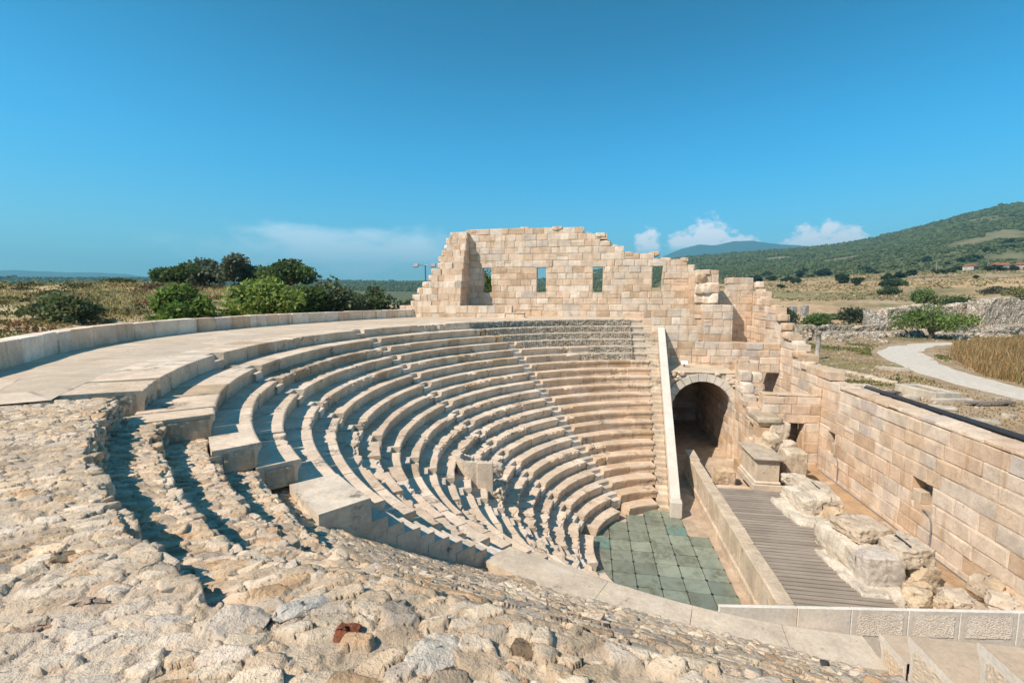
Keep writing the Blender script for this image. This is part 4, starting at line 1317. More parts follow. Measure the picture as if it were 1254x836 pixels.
def land(x, y):
    dx, dy = x - CX, y - CY
    r = np.hypot(dx, dy); a = np.degrees(np.arctan2(dy, dx))
    a = np.where(a < -90, a + 360, a)
    ec = np.interp(a, _ca, _ce); ef = np.interp(a, _fa, _fe)
    P = np.stack([x, y, 0 * x], -1)
    zb = 4.4 + .25 * fbm(P * .06, 4, 61) * sstep(30, 70, r) + .06 * fbm(P * .5, 3, 62)
    zf = 10.6 + RF * ef; zc = 10.6 + RC * ec
    t1 = sstep(95, RF, r) * .55 + .45 * np.clip((r - 95) / (RF - 95), 0, 1)
    z = zb + (zf - 4.4) * t1
    t2 = np.clip((r - RF) / (RC - RF), 0, 1); t2 = t2 ** 1.15
    z = np.where(r > RF, zf + (zc - zf) * t2, z)
    z = z + sstep(RF * .8, RC, r) * 9 * fbm(P * .0045, 5, 63) * sstep(RC * 1.1, RC * .85, r)
    z = np.where(r > RC, np.maximum(zc - (r - RC) * .12, -2), z)
    # dune bank on the left of the theatre
    wd = sstep(108, 121, a) * sstep(200, 178, a)
    dune = 8.55 + 3.1 * sstep(26, 66, r) + .55 * fbm(P * .12, 4, 64) * sstep(22, 34, r) - 9.5 * sstep(72, 170, r)
    dune = dune - 1.35 * sstep(127, 117, a) * sstep(22, 60, r)
    wn = wd * sstep(260, 150, r)
    z = z * (1 - wn) + dune * wn
    bk = sstep(172, 185, a)
    z = z * (1 - bk) + (8.5 + .2 * fbm(P * .2, 3, 66)) * bk
    return z


def outline(th):
    d = math.degrees(th) % 360
    if 122 < d < 232: return float(out_r(d)) + .35
    if d >= 232 and d < 300: return 23.5
    c, s = math.cos(th), math.sin(th)
    rx = 9.12 / c if c > .05 else 99
    ry = 22.35 / s if s > .05 else (19.0 / -s if s < -.05 else 99)
    return min(rx, ry, 27.5)


nth, nrr = 1080, 150
ths = np.linspace(0, 2 * math.pi, nth, endpoint=False)
ro = np.array([outline(t) for t in ths]); kk = np.linspace(0, 1, nrr) ** 1.0
Rg = ro[:, None] * (8200. / ro[:, None]) ** kk[None, :]
X = Rg * np.cos(ths)[:, None]; Y = Rg * np.sin(ths)[:, None]
Z = land(X.ravel(), Y.ravel()).reshape(X.shape)
edge0 = np.array([np.where((122 < math.degrees(t) % 360 < 300), 8.5, 4.35) for t in ths])
Z[:, 0] = edge0
V = np.stack([X, Y, Z], -1).reshape(-1, 3)
ii = np.arange(nth); jj = np.arange(nrr - 1)
A_, B_ = np.meshgrid(ii, jj, indexing='ij'); A2 = (A_ + 1) % nth
Q = np.stack([A_ * nrr + B_, A_ * nrr + B_ + 1, A2 * nrr + B_ + 1, A2 * nrr + B_], -1).reshape(-1, 4)
xx, yy = V[:, 0], V[:, 1]; dx, dy = xx - CX, yy - CY; rr = np.hypot(dx, dy); aa = np.degrees(np.arctan2(dy, dx)); aa = np.where(aa < -90, aa + 360, aa)
n1 = fbm(np.stack([xx, yy, 0 * xx], -1) * .07, 4, 71); n2 = fbm(np.stack([xx, yy, 0 * xx], -1) * .018, 4, 72); n3 = fbm(np.stack([xx, yy, 0 * xx], -1) * .3, 3, 73)
C = np.tile(np.array([.37, .265, .16]), (len(V), 1))
def blend(C, m, c): return C * (1 - m[:, None]) + np.array(c) * m[:, None]
C = blend(C, sstep(-.12, .2, n1 + .35 * n3) * .8, (.19, .18, .075))               # dry green turf
C = blend(C, sstep(.15, .4, -n1 + .3 * n3) * .7, (.44, .345, .235))
near = sstep(46, 34, rr) * (aa < 100)
C = blend(C, near * sstep(-.15, .2, n3 + n1) * .6, (.27, .165, .085))
fld = sstep(110, 170, rr)
C = blend(C, fld * sstep(-.35, -.02, n2), (.47, .325, .185)); C = blend(C, fld * sstep(.10, .32, n2) * .8, (.25, .21, .10))
C = blend(C, sstep(RF * .82, RF * 1.02, rr + 60 * n2), (.115, .125, .055))
C = blend(C, sstep(RF, RF * 1.2, rr) * sstep(.42, .50, fbm(np.stack([xx, yy, 0 * xx], -1) * .011 + 5, 3, 75)) * .4, (.36, .28, .18))
dn = sstep(112, 120, aa) * sstep(260, 150, rr)
C = blend(C, dn, (.47, .375, .225)); C = blend(C, dn * sstep(.1, .4, n1) * .7, (.24, .19, .095)); C = blend(C, dn * sstep(.1, .35, n3) * .5, (.49, .41, .30))
g = mesh_obj('ground', V, Q, np.clip(C, 0, 1), M['ground'], None, True); struct(g)


def gz(x, y): return float(land(np.array([x], float), np.array([y], float))[0])


# far blue mountains
def ridge(name, tab, dist, col, seed, base=-20):
    az_ = np.array([px_az(p[0]) for p in tab]); e_ = np.array([px_el(*p) for p in tab]); s_ = np.argsort(az_)
    n = 260; a = np.linspace(az_.min(), az_.max(), n); e = np.interp(a, az_[s_], e_[s_])
    V = []; k = 26
    for q in range(n):
        h = 10.6 + dist * e[q]
        for j in range(k):
            t = j / (k - 1); r = dist * (.72 + .56 * t)
            zz = base + (h - base) * max(0, 1 - abs(t - .5) * 2) ** .9
            V.append((CX + r * math.cos(math.radians(a[q])), CY + r * math.sin(math.radians(a[q])), zz))
    V = np.array(V)
    V[:, 2] += dist * .012 * fbm(V * 8. / dist, 5, seed) * np.clip((V[:, 2] - base) / 100, 0, 1)
    fq = np.array([(i * k + j, i * k + j + 1, (i + 1) * k + j + 1, (i + 1) * k + j) for i in range(n - 1) for j in range(k - 1)])
    o = mesh_obj(name, V, fq, np.tile(np.array(col), (len(V), 1)), M['scrub'], None, True); return struct(o)
ridge('far_mountains', [(700, 352), (770, 332), (808, 316), (830, 305), (852, 297), (875, 296), (893, 293), (915, 293.5), (931, 297), (960, 299), (1007, 299), (1050, 303), (1120, 318), (1200, 330)], 6000., (.05, .075, .055), 81)
ridge('far_hills', [(-120, 338), (0, 334), (40, 335), (80, 334), (120, 332), (160, 334), (190, 339), (240, 346)], 6000., (.05, .075, .055), 82)

# gravel path
mid = [at(px, py, z=4.45) for px, py in ((1330, 496), (1250, 481), (1190, 466), (1145, 452), (1118, 441), (1105, 433), (1112, 426), (1140, 421), (1175, 419))]
wid = [1.8, 1.6, 1.7, 1.8, 1.9, 2.0, 1.6, 1.2, .9]
mp = smooth(np.array(mid), 90); wp = np.interp(np.linspace(0, 8, 90), range(9), wid)
V = []; 
for q in range(90):
    t = mp[min(q + 1, 89)] - mp[max(q - 1, 0)]; t = t[:2] / np.linalg.norm(t[:2]); nrm = np.array([-t[1], t[0]])
    for j in range(9):
        u = (j / 4. - 1) * (wp[q] + .5 * float(fbm(np.array([[mp[q][0] * .3, mp[q][1] * .3, j // 5 * 9.]]), 3, 3)[0]))
        b = mp[q][:2] + nrm * u
        V.append((b[0], b[1], gz(b[0], b[1]) + .05 - .045 * abs(j / 4. - 1)))
fq = [(q * 9 + j, q * 9 + j + 1, (q + 1) * 9 + j + 1, (q + 1) * 9 + j) for q in range(89) for j in range(8)]
mb = MB(); mb.add(V, fq, (.57, .51, .43), True); struct(mb.build('gravel_path', M['gravel']))


# ------------------------------------------------------------------ plants
def leaves(P, size, col, rng, up=.0, elong=1.5):
    """a mesh of small leaf quads at points P (random turn), colours per leaf"""
    n = len(P)
    d = rng.normal(0, 1, (n, 3)); d[:, 2] = d[:, 2] * .8 + up; d /= np.linalg.norm(d, axis=1)[:, None]
    e = np.cross(d, rng.normal(0, 1, (n, 3))); e /= np.linalg.norm(e, axis=1)[:, None]
    s = np.asarray(size) * rng.uniform(.6, 1.3, n)
    s = s[:, None]
    V = np.stack([P - d * s * elong * .5, P + e * s * .45, P + d * s * elong * .5, P - e * s * .45], 1).reshape(-1, 3)
    Fq = np.arange(4 * n).reshape(-1, 4)
    C = np.repeat(col, 4, 0)
    return V, Fq, C


def crown_pts(rng, dims, n, lobes=9, hollow=.55, flat=0.):
    """points in an uneven crown made of leaf clumps; returns points and clump tone"""
    cl = rng.normal(0, 1, (lobes, 3)); cl /= np.linalg.norm(cl, axis=1)[:, None]
    cl *= rng.uniform(.30, .72, lobes)[:, None]; cl[:, 2] = np.abs(cl[:, 2]) * (1 - flat) + rng.uniform(-.25, .15, lobes)
    rad = rng.uniform(.26, .48, lobes); tone = rng.normal(1, .16, lobes)
    k = rng.integers(0, lobes, n)
    d = rng.normal(0, 1, (n, 3)); d /= np.linalg.norm(d, axis=1)[:, None]
    r = rad[k] * (hollow + (1 - hollow) * rng.random(n) ** .5) * (1 + .25 * rng.normal(0, 1, n) * .5)
    P = cl[k] + d * r[:, None]
    return P * np.asarray(dims) * .5 / .95, tone[k]


def bush(name, label, cat, c, dims, n, leaf, col, seed, group=None, trunk=0., lobes=10, tw=None):
    """leafy shrub or tree; c is the point on the ground, trunk the clear stem height"""
    rng = np.random.default_rng(seed)
    root = empty(name, label, cat, group); root.location = c
    P, tone = crown_pts(rng, dims, n, lobes + 5, .40)
    zlow = -dims[2] * .5 * .42
    P[:, 2] = np.where(P[:, 2] < zlow, zlow + (P[:, 2] - zlow) * .25, P[:, 2])
    off = trunk - zlow - (.0 if trunk else .05) + (0 if trunk else .1)
    P[:, 2] += off
    cc = 1.75 * np.asarray(col)[None, :] * (tone * rng.uniform(.75, 1.25, n))[:, None]
    dry = rng.random(n) < .04; cc[dry] = np.array([.17, .14, .05])
    V, Fq, C = leaves(P, leaf, cc, rng, .15)
    mesh_obj('crown', V, Fq, C, M['leaf'], root)
    mb = MB(); tw = tw or max(.04, dims[0] * .03)
    top = np.array([0, 0, off + dims[2] * .1])
    nst = 1 if trunk > .5 else 3
    for s in range(nst):
        b = np.array([rng.normal(0, .1) * dims[0] * (nst > 1), rng.normal(0, .1) * dims[1] * (nst > 1), -.3])
        m_ = b * .5 + top * .45 + rng.normal(0, .06, 3) * dims[0] * .4
        tube(mb, smooth(np.array([b, m_, top]), 7), np.linspace(tw, tw * .5, 7), (.16, .12, .085), 7)
    for s in range(5):
        g = rng.uniform(0, 6.28); e = np.array([math.cos(g) * dims[0] * .33, math.sin(g) * dims[1] * .33, off + dims[2] * rng.uniform(.0, .25)])
        s0 = np.array([0, 0, max(.1, trunk * .75)])
        tube(mb, smooth(np.array([s0, s0 * .4 + e * .6 + np.array([0, 0, -.05 * dims[2]]), e]), 6), np.linspace(tw * .55, tw * .2, 6), (.16, .12, .085), 6)
    mb.build('trunk', M['bark'], root)
    return root


def on_land(px, py, r):
    """ground point in the direction of a pixel column at distance r"""
    a = math.radians(px_az(px)); d = r / math.cos(math.atan((px - 627) / F))
    x_, y_ = CX + d * math.cos(a), CY + d * math.sin(a)
    return (x_, y_, gz(x_, y_))

GB, GD, GO, GL = (.095, .145, .030), (.065, .10, .030), (.14, .165, .09), (.14, .185, .042)
# (label, kind, px column, distance, dims, trunk, leaves, leaf size, colour)
LEFT = [
 ('rounded bright green bush on the dry bank nearest the parapet', 'bush', 221, 26, (3.9, 3.6, 3.4), 0, 5200, .21, GB),
 ('low spreading dark bush half hidden in the dune grass at far left', 'bush', 80, 27, (5.6, 3.4, 2.1), 0, 2800, .20, (.085, .10, .04)),
 ('light green bush mass left of the big grey-green shrubs', 'bush', 336, 32, (6.0, 4.6, 4.1), 0, 6000, .24, GL),
 ('broad mid-green shrub in front of the skyline trees', 'bush', 374, 34, (5.0, 4.2, 3.6), 0, 5200, .24, (.075, .115, .03)),
 ('grey-green rounded shrub at the right of the shrub group', 'bush', 414, 35, (4.4, 4.0, 4.0), 0, 5200, .24, (.085, .11, .058)),
 ('flat-topped dark umbrella-shaped tree on the skyline', 'tree', 357, 52, (8.0, 6.4, 4.0), .9, 5200, .28, GD),
 ('tall slim grey-green olive tree on the skyline', 'tree', 289, 54, (4.8, 4.4, 4.6), .9, 3000, .30, (.085, .10, .062)),
 ('pale olive tree left of the tall slim olive', 'tree', 256, 55, (5.0, 4.4, 4.2), .4, 3000, .30, (.10, .12, .075)),
 ('small dark green tree at the left end of the skyline trees', 'tree', 222, 50, (5.8, 4.4, 3.2), .0, 3200, .27, (.058, .085, .026)),
 ('dark bushy tree between the slim olive and the umbrella tree', 'tree', 318, 56, (5.2, 4.4, 3.8), .2, 3000, .28, GD),
 ('small dark bush beside the rounded bright green bush', 'bush', 258, 28, (1.8, 1.7, 1.0), 0, 1500, .18, (.05, .07, .03)),
 ('little round bush in the dry grass below the light green mass', 'bush', 280, 31, (1.3, 1.3, 1.0), 0, 1000, .18, GB),
 ('olive-green bush just left of the floodlight pole', 'bush', 462, 44, (4.2, 3.6, 5.0), 0, 2600, .26, (.07, .09, .035)),
 ('small tree growing behind the floodlight pole', 'tree', 504, 52, (3.8, 3.4, 5.0), 1.6, 2200, .27, (.065, .08, .04)),
 ('low green hedge-like bush beside the far parapet', 'bush', 440, 38, (4.2, 3.2, 4.0), 0, 2200, .22, (.07, .10, .035)),
 ('leafy tree filling the first slit window', 'tree', 594, 50, (7.0, 5, 7.2), 4.2, 4200, .28, (.06, .09, .024)),
 ('bushy tree seen through the second slit window', 'tree', 668, 66, (6., 5, 5.0), 2.2, 2400, .30, (.055, .08, .028)),
 ('dark bush on the flat dune top at far left', 'bush', 150, 46, (4.0, 2.6, .7), 0, 1400, .2, (.06, .075, .035)),
]
for k, (lab, nm, px, r, d, tr, n, lf, c) in enumerate(LEFT):
    p = on_land(px, 0, r)
    bush(nm, lab, nm, p, d, n, lf, c, 1000 + k, 'bushes and trees behind the theatre', tr, 12)

RIGHT = [
 ('solitary spreading green tree beside the bend of the white path', 'tree', 1140, 66, (12.5, 9.5, 5.4), 1.3, 4200, .25, (.11, .155, .04)),
 ('tall pale green tree standing above the ruined wall', 'tree', 1127, 118, (6.4, 6, 6.0), 1.2, 2200, .36, (.095, .135, .04)),
 ('wide dark bush above the right part of the ruined wall', 'bush', 1172, 112, (11., 8, 5.0), 0, 3600, .36, (.045, .07, .022)),
 ('yellowish bush left of the wide dark bush', 'bush', 1149, 120, (6.4, 5, 3.2), 0, 1800, .34, (.15, .15, .05)),
 ('dark grey-green tree left of the ruined wall', 'tree', 1045, 92, (5.2, 5, 4.4), .4, 2600, .30, (.055, .065, .038)),
 ('bright green bush left of the dark grey-green tree', 'bush', 1000, 88, (5.6, 5, 3.4), 0, 2400, .28, (.075, .12, .03)),
 ('dark tree at the foot of the stepped wall', 'tree', 966, 92, (4.0, 4, 4.2), .4, 2000, .28, (.05, .065, .035)),
 ('low bright scrub between the dark trees and the ruin wall', 'bush', 1072, 98, (9., 5, 1.8), 0, 2400, .28, (.09, .13, .04)),
 ('olive scrub low on the field behind the column', 'bush', 1030, 100, (8., 5, 1.8), 0, 2000, .28, (.11, .13, .05)),
 ('round dark bush in the middle of the dry field', 'bush', 1085, 165, (7.6, 6, 4.6), 0, 1600, .42, (.045, .07, .025)),
 ('larger dark green bush up the dry field', 'bush', 1094, 205, (11., 8, 5.4), 0, 1700, .5, (.05, .08, .025)),
 ('pale yellow tree at the right edge above the ruin', 'tree', 1243, 130, (8., 7, 5.5), .6, 2000, .38, (.16, .15, .06)),
 ('dark low bush right of the yellow tree on the field', 'bush', 1215, 150, (12., 7, 3.2), 0, 1800, .42, (.075, .07, .04)),
]
for k, (lab, nm, px, r, d, tr, n, lf, c) in enumerate(RIGHT):
    p = on_land(px, 0, r)
    bush(nm, lab, nm, p, d, n, lf, c, 1100 + k, 'bushes and trees on the plain', tr, 11)

# distant field shrubs: copies, each one object
protos = []
for k in range(4):
    rng = np.random.default_rng(1200 + k)
    P, tone = crown_pts(rng, (6, 5.4, 4.2), 420, 7); P[:, 2] += 1.2
    V, Fq, C = leaves(P, .85, np.array([.050, .072, .028])[None] * (tone * rng.uniform(.7, 1.3, 420))[:, None], rng, .2)
    o = mesh_obj('field_shrub', V, Fq, C, M['leaf']); protos.append(o)
rng = np.random.default_rng(1210)
cnt = 0; tries = 0
while cnt < 75 and tries < 3000:
    tries += 1
    px = rng.uniform(905, 1290); r = rng.uniform(150, 520)
    if r < 200 and 1040 < px < 1200: continue
    p = on_land(px, 0, r)
    src = protos[cnt % 4]
    o = src if cnt < 4 else src.copy()
    if cnt >= 4: COL.objects.link(o)
    s = rng.uniform(.5, 1.35) * (1 + (r > 350) * .45)
    o.location = p; o.scale = (s * rng.uniform(.9, 1.5), s, s * rng.uniform(.75, 1.0)); o.rotation_euler = (0, 0, rng.uniform(0, 6))
    tag(o, 'small dark shrub on the dry field below the wooded hill', 'bush', 'small shrubs on the dry field'); cnt += 1

# scrub woodland on the hill: one mass
rng = np.random.default_rng(1300)
N = 26000
a = rng.uniform(px_az(1330), px_az(560), N); r = RF * .93 + (RC * 1.0 - RF * .93) * rng.random(N) ** .75
x_ = CX + r * np.cos(np.radians(a)); y_ = CY + r * np.sin(np.radians(a))
nn_ = fbm(np.stack([x_, y_, 0 * x_], -1) * .011 + 5, 3, 75); k_ = (nn_ < .36 + rng.normal(0, .05, N)) & (rng.random(N) < sstep(RF * .9, RF * 1.35, r) * .9 + .15)
x_, y_, r = x_[k_], y_[k_], r[k_]; N = len(x_)
# and thin scrub on the far left hills
N2 = 9000
a2 = rng.uniform(px_az(560), px_az(-60), N2); r2 = RC * rng.uniform(.55, 1.0, N2)
x_ = np.r_[x_, CX + r2 * np.cos(np.radians(a2))]; y_ = np.r_[y_, CY + r2 * np.sin(np.radians(a2))]; r = np.r_[r, r2]; N = len(x_)
z_ = land(x_, y_)
S, SF_ = cube_grid(2); S = S / np.linalg.norm(S, axis=1)[:, None]; SF_ = np.array(SF_)
sz = rng.uniform(2.2, 4.4, N) * np.where(r > 1000, 1.5, np.where(r < 700, .8, 1.1))
sz = np.where(rng.random(N) < .03, sz * 1.7, sz)
V = S[None] * (sz[:, None, None] * .5 * rng.uniform(.75, 1.25, (N, len(S), 1))) * np.array([1, 1, .85]); V = V + np.stack([x_, y_, z_ + sz * .25], -1)[:, None, :]
Fq = (SF_[None] + (np.arange(N) * len(S))[:, None, None]).reshape(-1, 4)
C = np.array([.062, .082, .034])[None] * rng.uniform(.6, 1.35, N)[:, None] * np.array([1, 1, 1]) + rng.uniform(0, .02, N)[:, None] * np.array([1, .8, .2])
o = mesh_obj('hill_scrub', V.reshape(-1, 3), Fq, np.repeat(C, len(S), 0), M['scrub'])
tag(o, 'dark green scrub woodland covering the hills', 'scrub', None, 'stuff')


def blades(P, h, w, col, rng, lean=.35):
    n = len(P); g = rng.uniform(0, 6.283, n); e = np.stack([np.cos(g), np.sin(g), 0 * g], -1)
    l = rng.normal(0, lean, (n, 3)); l[:, 2] = 0
    hh_ = (h * rng.uniform(.5, 1.3, n))[:, None]; ww = (w * rng.uniform(.6, 1.3, n))[:, None]
    tip = P + np.array([0, 0, 1.]) * hh_ + l * hh_
    mid_ = P + np.array([0, 0, .55]) * hh_ + l * hh_ * .35
    V = np.stack([P - e * ww, P + e * ww, mid_ + e * ww * .7, mid_ - e * ww * .7, tip], 1).reshape(-1, 3)
    b = (np.arange(n) * 5)[:, None]
    Fq = np.concatenate([b + np.array([0, 1, 2, 3]), b + np.array([3, 2, 4, 4])], 0)
    return V, [tuple(dict.fromkeys(q)) for q in Fq.tolist()], np.repeat(col, 5, 0)

# dry grass on the left bank
rng = np.random.default_rng(1400)
N = 110000
a = rng.uniform(px_az(545), px_az(-40), N); r = 15 + 60 * rng.random(N) ** .8
x_ = CX + r * np.cos(np.radians(a)); y_ = CY + r * np.sin(np.radians(a))
Rw = np.hypot(x_, y_); dw = np.degrees(np.arctan2(y_, x_)) % 360
nz = fbm(np.stack([x_, y_, 0 * x_], -1) * .33, 3, 77)
k_ = (Rw > np.array([outline(math.radians(q)) for q in dw]) + .15) & (nz + rng.normal(0, .18, N) > -.12)
x_, y_, r, nz = x_[k_], y_[k_], r[k_], nz[k_]; N = len(x_)
P = np.stack([x_, y_, land(x_, y_) - .03], -1)
pal = np.array([(.46, .37, .18), (.40, .32, .15), (.28, .26, .11), (.52, .43, .24), (.19, .20, .07), (.30, .17, .09)])
ci = rng.choice(6, N, p=[.3, .25, .15, .15, .11, .04])
V, Fq, C = blades(P, (.22 + .16 * (nz > .1)), .016 + .0006 * r, 1.25 * pal[ci] * rng.uniform(.8, 1.15, N)[:, None], rng)
vs_, fs_, cs_ = [V], list(Fq), [C]; nb = len(V)
for k in range(460):                        # low scrubby clumps among the grass
    a_ = math.radians(rng.uniform(px_az(540), px_az(-30))); r_ = 22 + 46 * rng.random() ** .9; cx_, cy_ = CX + r_ * math.cos(a_), CY + r_ * math.sin(a_)
    if math.hypot(cx_, cy_) < outline(math.atan2(cy_, cx_)) + .6: continue
    w_ = rng.uniform(.25, 1.0); m_ = int(50 + 90 * w_)
    q_ = rng.normal(0, 1, (m_, 3)) * np.array([w_, w_, w_ * .35]) * .6; q_[:, 2] = np.abs(q_[:, 2])
    q_ += np.array([cx_, cy_, gz(cx_, cy_)]); cl_ = np.array([(.10, .105, .04), (.16, .15, .06), (.24, .12, .06), (.30, .24, .10), (.12, .09, .05)])[rng.integers(5)]
    v2, f2, c2_ = leaves(q_, .10 + .0012 * r_, cl_[None] * rng.uniform(.7, 1.3, m_)[:, None], rng, .3)
    vs_.append(v2); fs_ += [tuple(f) for f in (f2 + nb).tolist()]; cs_.append(c2_); nb += len(v2)
V, Fq, C = np.concatenate(vs_), fs_, np.concatenate(cs_)
o = mesh_obj('dune_grass', V, Fq, C, M['grass'])
tag(o, 'tawny dry grass on the bank behind the parapet', 'grass', None, 'stuff')

# low dry tufts over the far field
rng = np.random.default_rng(1405)
N = 26000
px_ = rng.uniform(880, 1330, N); rr_ = 105 + 430 * rng.random(N) ** 1.3
a = np.radians(np.array([px_az(q) for q in px_])); x_ = CX + rr_ * np.cos(a); y_ = CY + rr_ * np.sin(a)
nz = fbm(np.stack([x_, y_, 0 * x_], -1) * .03, 4, 79) + .35 * fbm(np.stack([x_, y_, 0 * x_], -1) * .2, 2, 80)
k_ = nz > .02; x_, y_, rr_ = x_[k_], y_[k_], rr_[k_]; N = len(x_)
P = np.stack([x_, y_, land(x_, y_)], -1)
pal = np.array([(.30, .245, .11), (.17, .17, .06), (.42, .31, .17), (.12, .135, .045), (.36, .27, .14)])
V, Fq, C = blades(P, .45, .16 + .0011 * rr_, pal[rng.integers(0, 5, N)] * rng.uniform(.8, 1.2, N)[:, None], rng, .5)
o = mesh_obj('field_grass', V, Fq, C, M['grass']); tag(o, 'dry grass tufts over the field below the hill', 'grass', None, 'stuff')

# brown reeds right of the path
rng = np.random.default_rng(1410)
qa = [at(px, py, z=4.4) for px, py in ((1163, 437), (1205, 460), (1262, 474), (1340, 490), (1340, 417), (1255, 414), (1195, 418), (1168, 424))]
poly = np.array([q[:2] for q in qa])
def inside(x, y, P):
    c = np.zeros(len(x), bool); j = len(P) - 1
    for i in range(len(P)):
        k = ((P[i, 1] > y) != (P[j, 1] > y)) & (x < (P[j, 0] - P[i, 0]) * (y - P[i, 1]) / (P[j, 1] - P[i, 1] + 1e-12) + P[i, 0])
        c ^= k; j = i
    return c
N = 60000
x_ = rng.uniform(poly[:, 0].min(), poly[:, 0].max(), N); y_ = rng.uniform(poly[:, 1].min(), poly[:, 1].max(), N)
k_ = inside(x_, y_, poly); x_, y_ = x_[k_], y_[k_]; N = len(x_)
P = np.stack([x_, y_, land(x_, y_)], -1); nz = fbm(P * .25, 3, 78)
pal = np.array([(.34, .20, .085), (.42, .27, .125), (.26, .165, .07), (.46, .33, .18), (.20, .165, .06)])
V, Fq, C = blades(P, .85 + .7 * nz, .03, pal[rng.integers(0, 5, N)] * rng.uniform(.8, 1.2, N)[:, None], rng, .22)
o = mesh_obj('reed_bed', V, Fq, C, M['grass']); tag(o, 'brown dry reed bed beside the white path', 'reeds', None, 'stuff')
# green fringe and turf tufts on the plain
N = 90000
px_ = rng.uniform(985, 1330, N); r = 24 + 85 * rng.random(N)
a = np.radians(np.array([px_az(q) for q in px_])); x_ = CX + r * np.cos(a); y_ = CY + r * np.sin(a)
nz = fbm(np.stack([x_, y_, 0 * x_], -1) * .11, 4, 71)
dpath = np.min(np.hypot(x_[:, None] - mp[None, ::3, 0], y_[:, None] - mp[None, ::3, 1]), 1)
near_reed = np.min(np.hypot(x_[:, None] - poly[None, :4, 0], y_[:, None] - poly[None, :4, 1]), 1) < 2.5
grn_ = ((nz > -.02 + rng.normal(0, .06, N)) & (r > 40)) | near_reed
k_ = (x_ > 10.3) & (dpath > 2.7) & (grn_ | (rng.random(N) < .30)) & ~inside(x_, y_, poly)
x_, y_, r, grn_ = x_[k_], y_[k_], r[k_], grn_[k_]; N = len(x_)
P = np.stack([x_, y_, land(x_, y_) - .02], -1)
pal = np.array([(.13, .15, .045), (.19, .185, .065), (.28, .23, .10), (.10, .125, .035)]); dryp = np.array([(.36, .26, .14), (.30, .20, .105), (.42, .32, .19), (.25, .17, .09)])
ii_ = rng.integers(0, 4, N); V, Fq, C = blades(P, np.where(grn_, .15, .09), .035 + .0006 * r, np.where(grn_[:, None], pal[ii_], dryp[ii_]) * rng.uniform(.8, 1.2, N)[:, None], rng, .5)
o = mesh_obj('plain_turf', V, Fq, C, M['grass']); tag(o, 'thin green turf on the dry plain', 'turf', None, 'stuff')
# weed on a seat
p = at(717, 551, z=RZ(5)[1]); rng = np.random.default_rng(5)
V, Fq, C = leaves(np.array([p[0], p[1], RZ(5)[1] + .1]) + rng.normal(0, .08, (120, 3)), .09, np.tile(np.array([.07, .13, .03]), (120, 1)), rng, .4)
tag(mesh_obj('weed', V, Fq, C, M['leaf']), 'small green weed tuft growing in a stair notch of the seats', 'weed')

# ------------------------------------------------------------------ ruins and things on the plain
def rough_wall(name, label, p0, p1, h, th, seed, col, ragged=.5, parent=None, nu=110, mat=None):
    p0, p1 = np.array(p0[:2]), np.array(p1[:2]); L = np.linalg.norm(p1 - p0); d = (p1 - p0) / L; nr_ = np.array([d[1], -d[0]])
    u = np.linspace(0, L, nu); nv = 22
    top = h * (1 - ragged * np.clip(.5 + 1.2 * fbm(np.stack([u * .35, 0 * u + seed, 0 * u], -1), 4, seed), 0, 1)) - .35 * ragged * (np.floor(3 * _h(np.floor(u / 1.4).astype(np.int64), 0 * u.astype(np.int64), 0 * u.astype(np.int64), seed)) / 3)
    s_ = np.r_[np.linspace(0, .45, 9), np.linspace(.47, .53, 4), np.linspace(.55, 1, 9)]   # up the front, over, down the back
    V = []; 
    for i in range(nu):
        b = p0 + d * u[i]; g = gz(b[0], b[1]) - .3
        for q in s_:
            if q <= .45: off, zz = th / 2, q / .45
            elif q >= .55: off, zz = -th / 2, (1 - q) / .45
            else: off, zz = th / 2 * (1 - (q - .45) / .05), 1.
            c = b + nr_ * off
            V.append((c[0], c[1], g + (top[i] + .3) * zz))
    V = np.array(V); k = len(s_)
    V += .30 * np.stack([fbm(V * .9 + seed, 4, seed + a) for a in range(3)], 1) + .16 * np.stack([fbm(V * 3 + seed, 3, seed + a + 5) for a in range(3)], 1)
    fq = [(i * k + j, (i + 1) * k + j, (i + 1) * k + j + 1, i * k + j + 1) for i in range(nu - 1) for j in range(k - 1)] + [tuple(range(k)), tuple((nu - 1) * k + j for j in range(k))[::-1]]
    C = np.array(col)[None] * (1 + .22 * fbm(V * np.array([1.2, 1.2, .25]), 4, seed))[:, None]
    mb = MB(); mb.add(V, fq, np.clip(C, 0, 1))
    o = mb.build(name, mat or M['rock_far'], parent)
    if label: tag(o, label, 'ruined wall')
    return o
def PL(px, r): return on_land(px, 0, r)
rough_wall('ruined_wall', 'large pale ruined wall block behind the solitary tree', PL(1080, 84), PL(1190, 88), 3.9, 2.2, 601, (.62, .52, .40), .16)
rough_wall('ruined_wall', 'ragged rubble wall at the right edge behind the reeds', PL(1192, 84), PL(1310, 86), 4.8, 2.5, 602, (.58, .50, .40), .5)
rough_wall('ruined_wall', 'low heap of broken wall left of the large ruined wall', PL(1060, 82), PL(1082, 81), 3.4, 2, 603, (.52, .47, .40), .7)
rough_wall('ruined_wall', 'long low ruined wall line behind the column', PL(984, 74), PL(1080, 76), 1.5, 1.4, 604, (.50, .43, .33), .6)
rough_wall('ruined_wall', 'low wall remains in front of the large ruined wall', PL(1068, 70), PL(1128, 71), 1.1, 1.2, 605, (.50, .42, .32), .7)
rough_wall('ruined_wall', 'low stony remains behind the reed bed', PL(1160, 72), PL(1290, 71), 1.5, 1.5, 606, (.48, .42, .34), .6)
rough_wall('ruined_wall', 'short ruined wall by the foot of the stepped wall', PL(968, 66), PL(1002, 64), 2.0, 1.2, 607, (.52, .43, .32), .5)
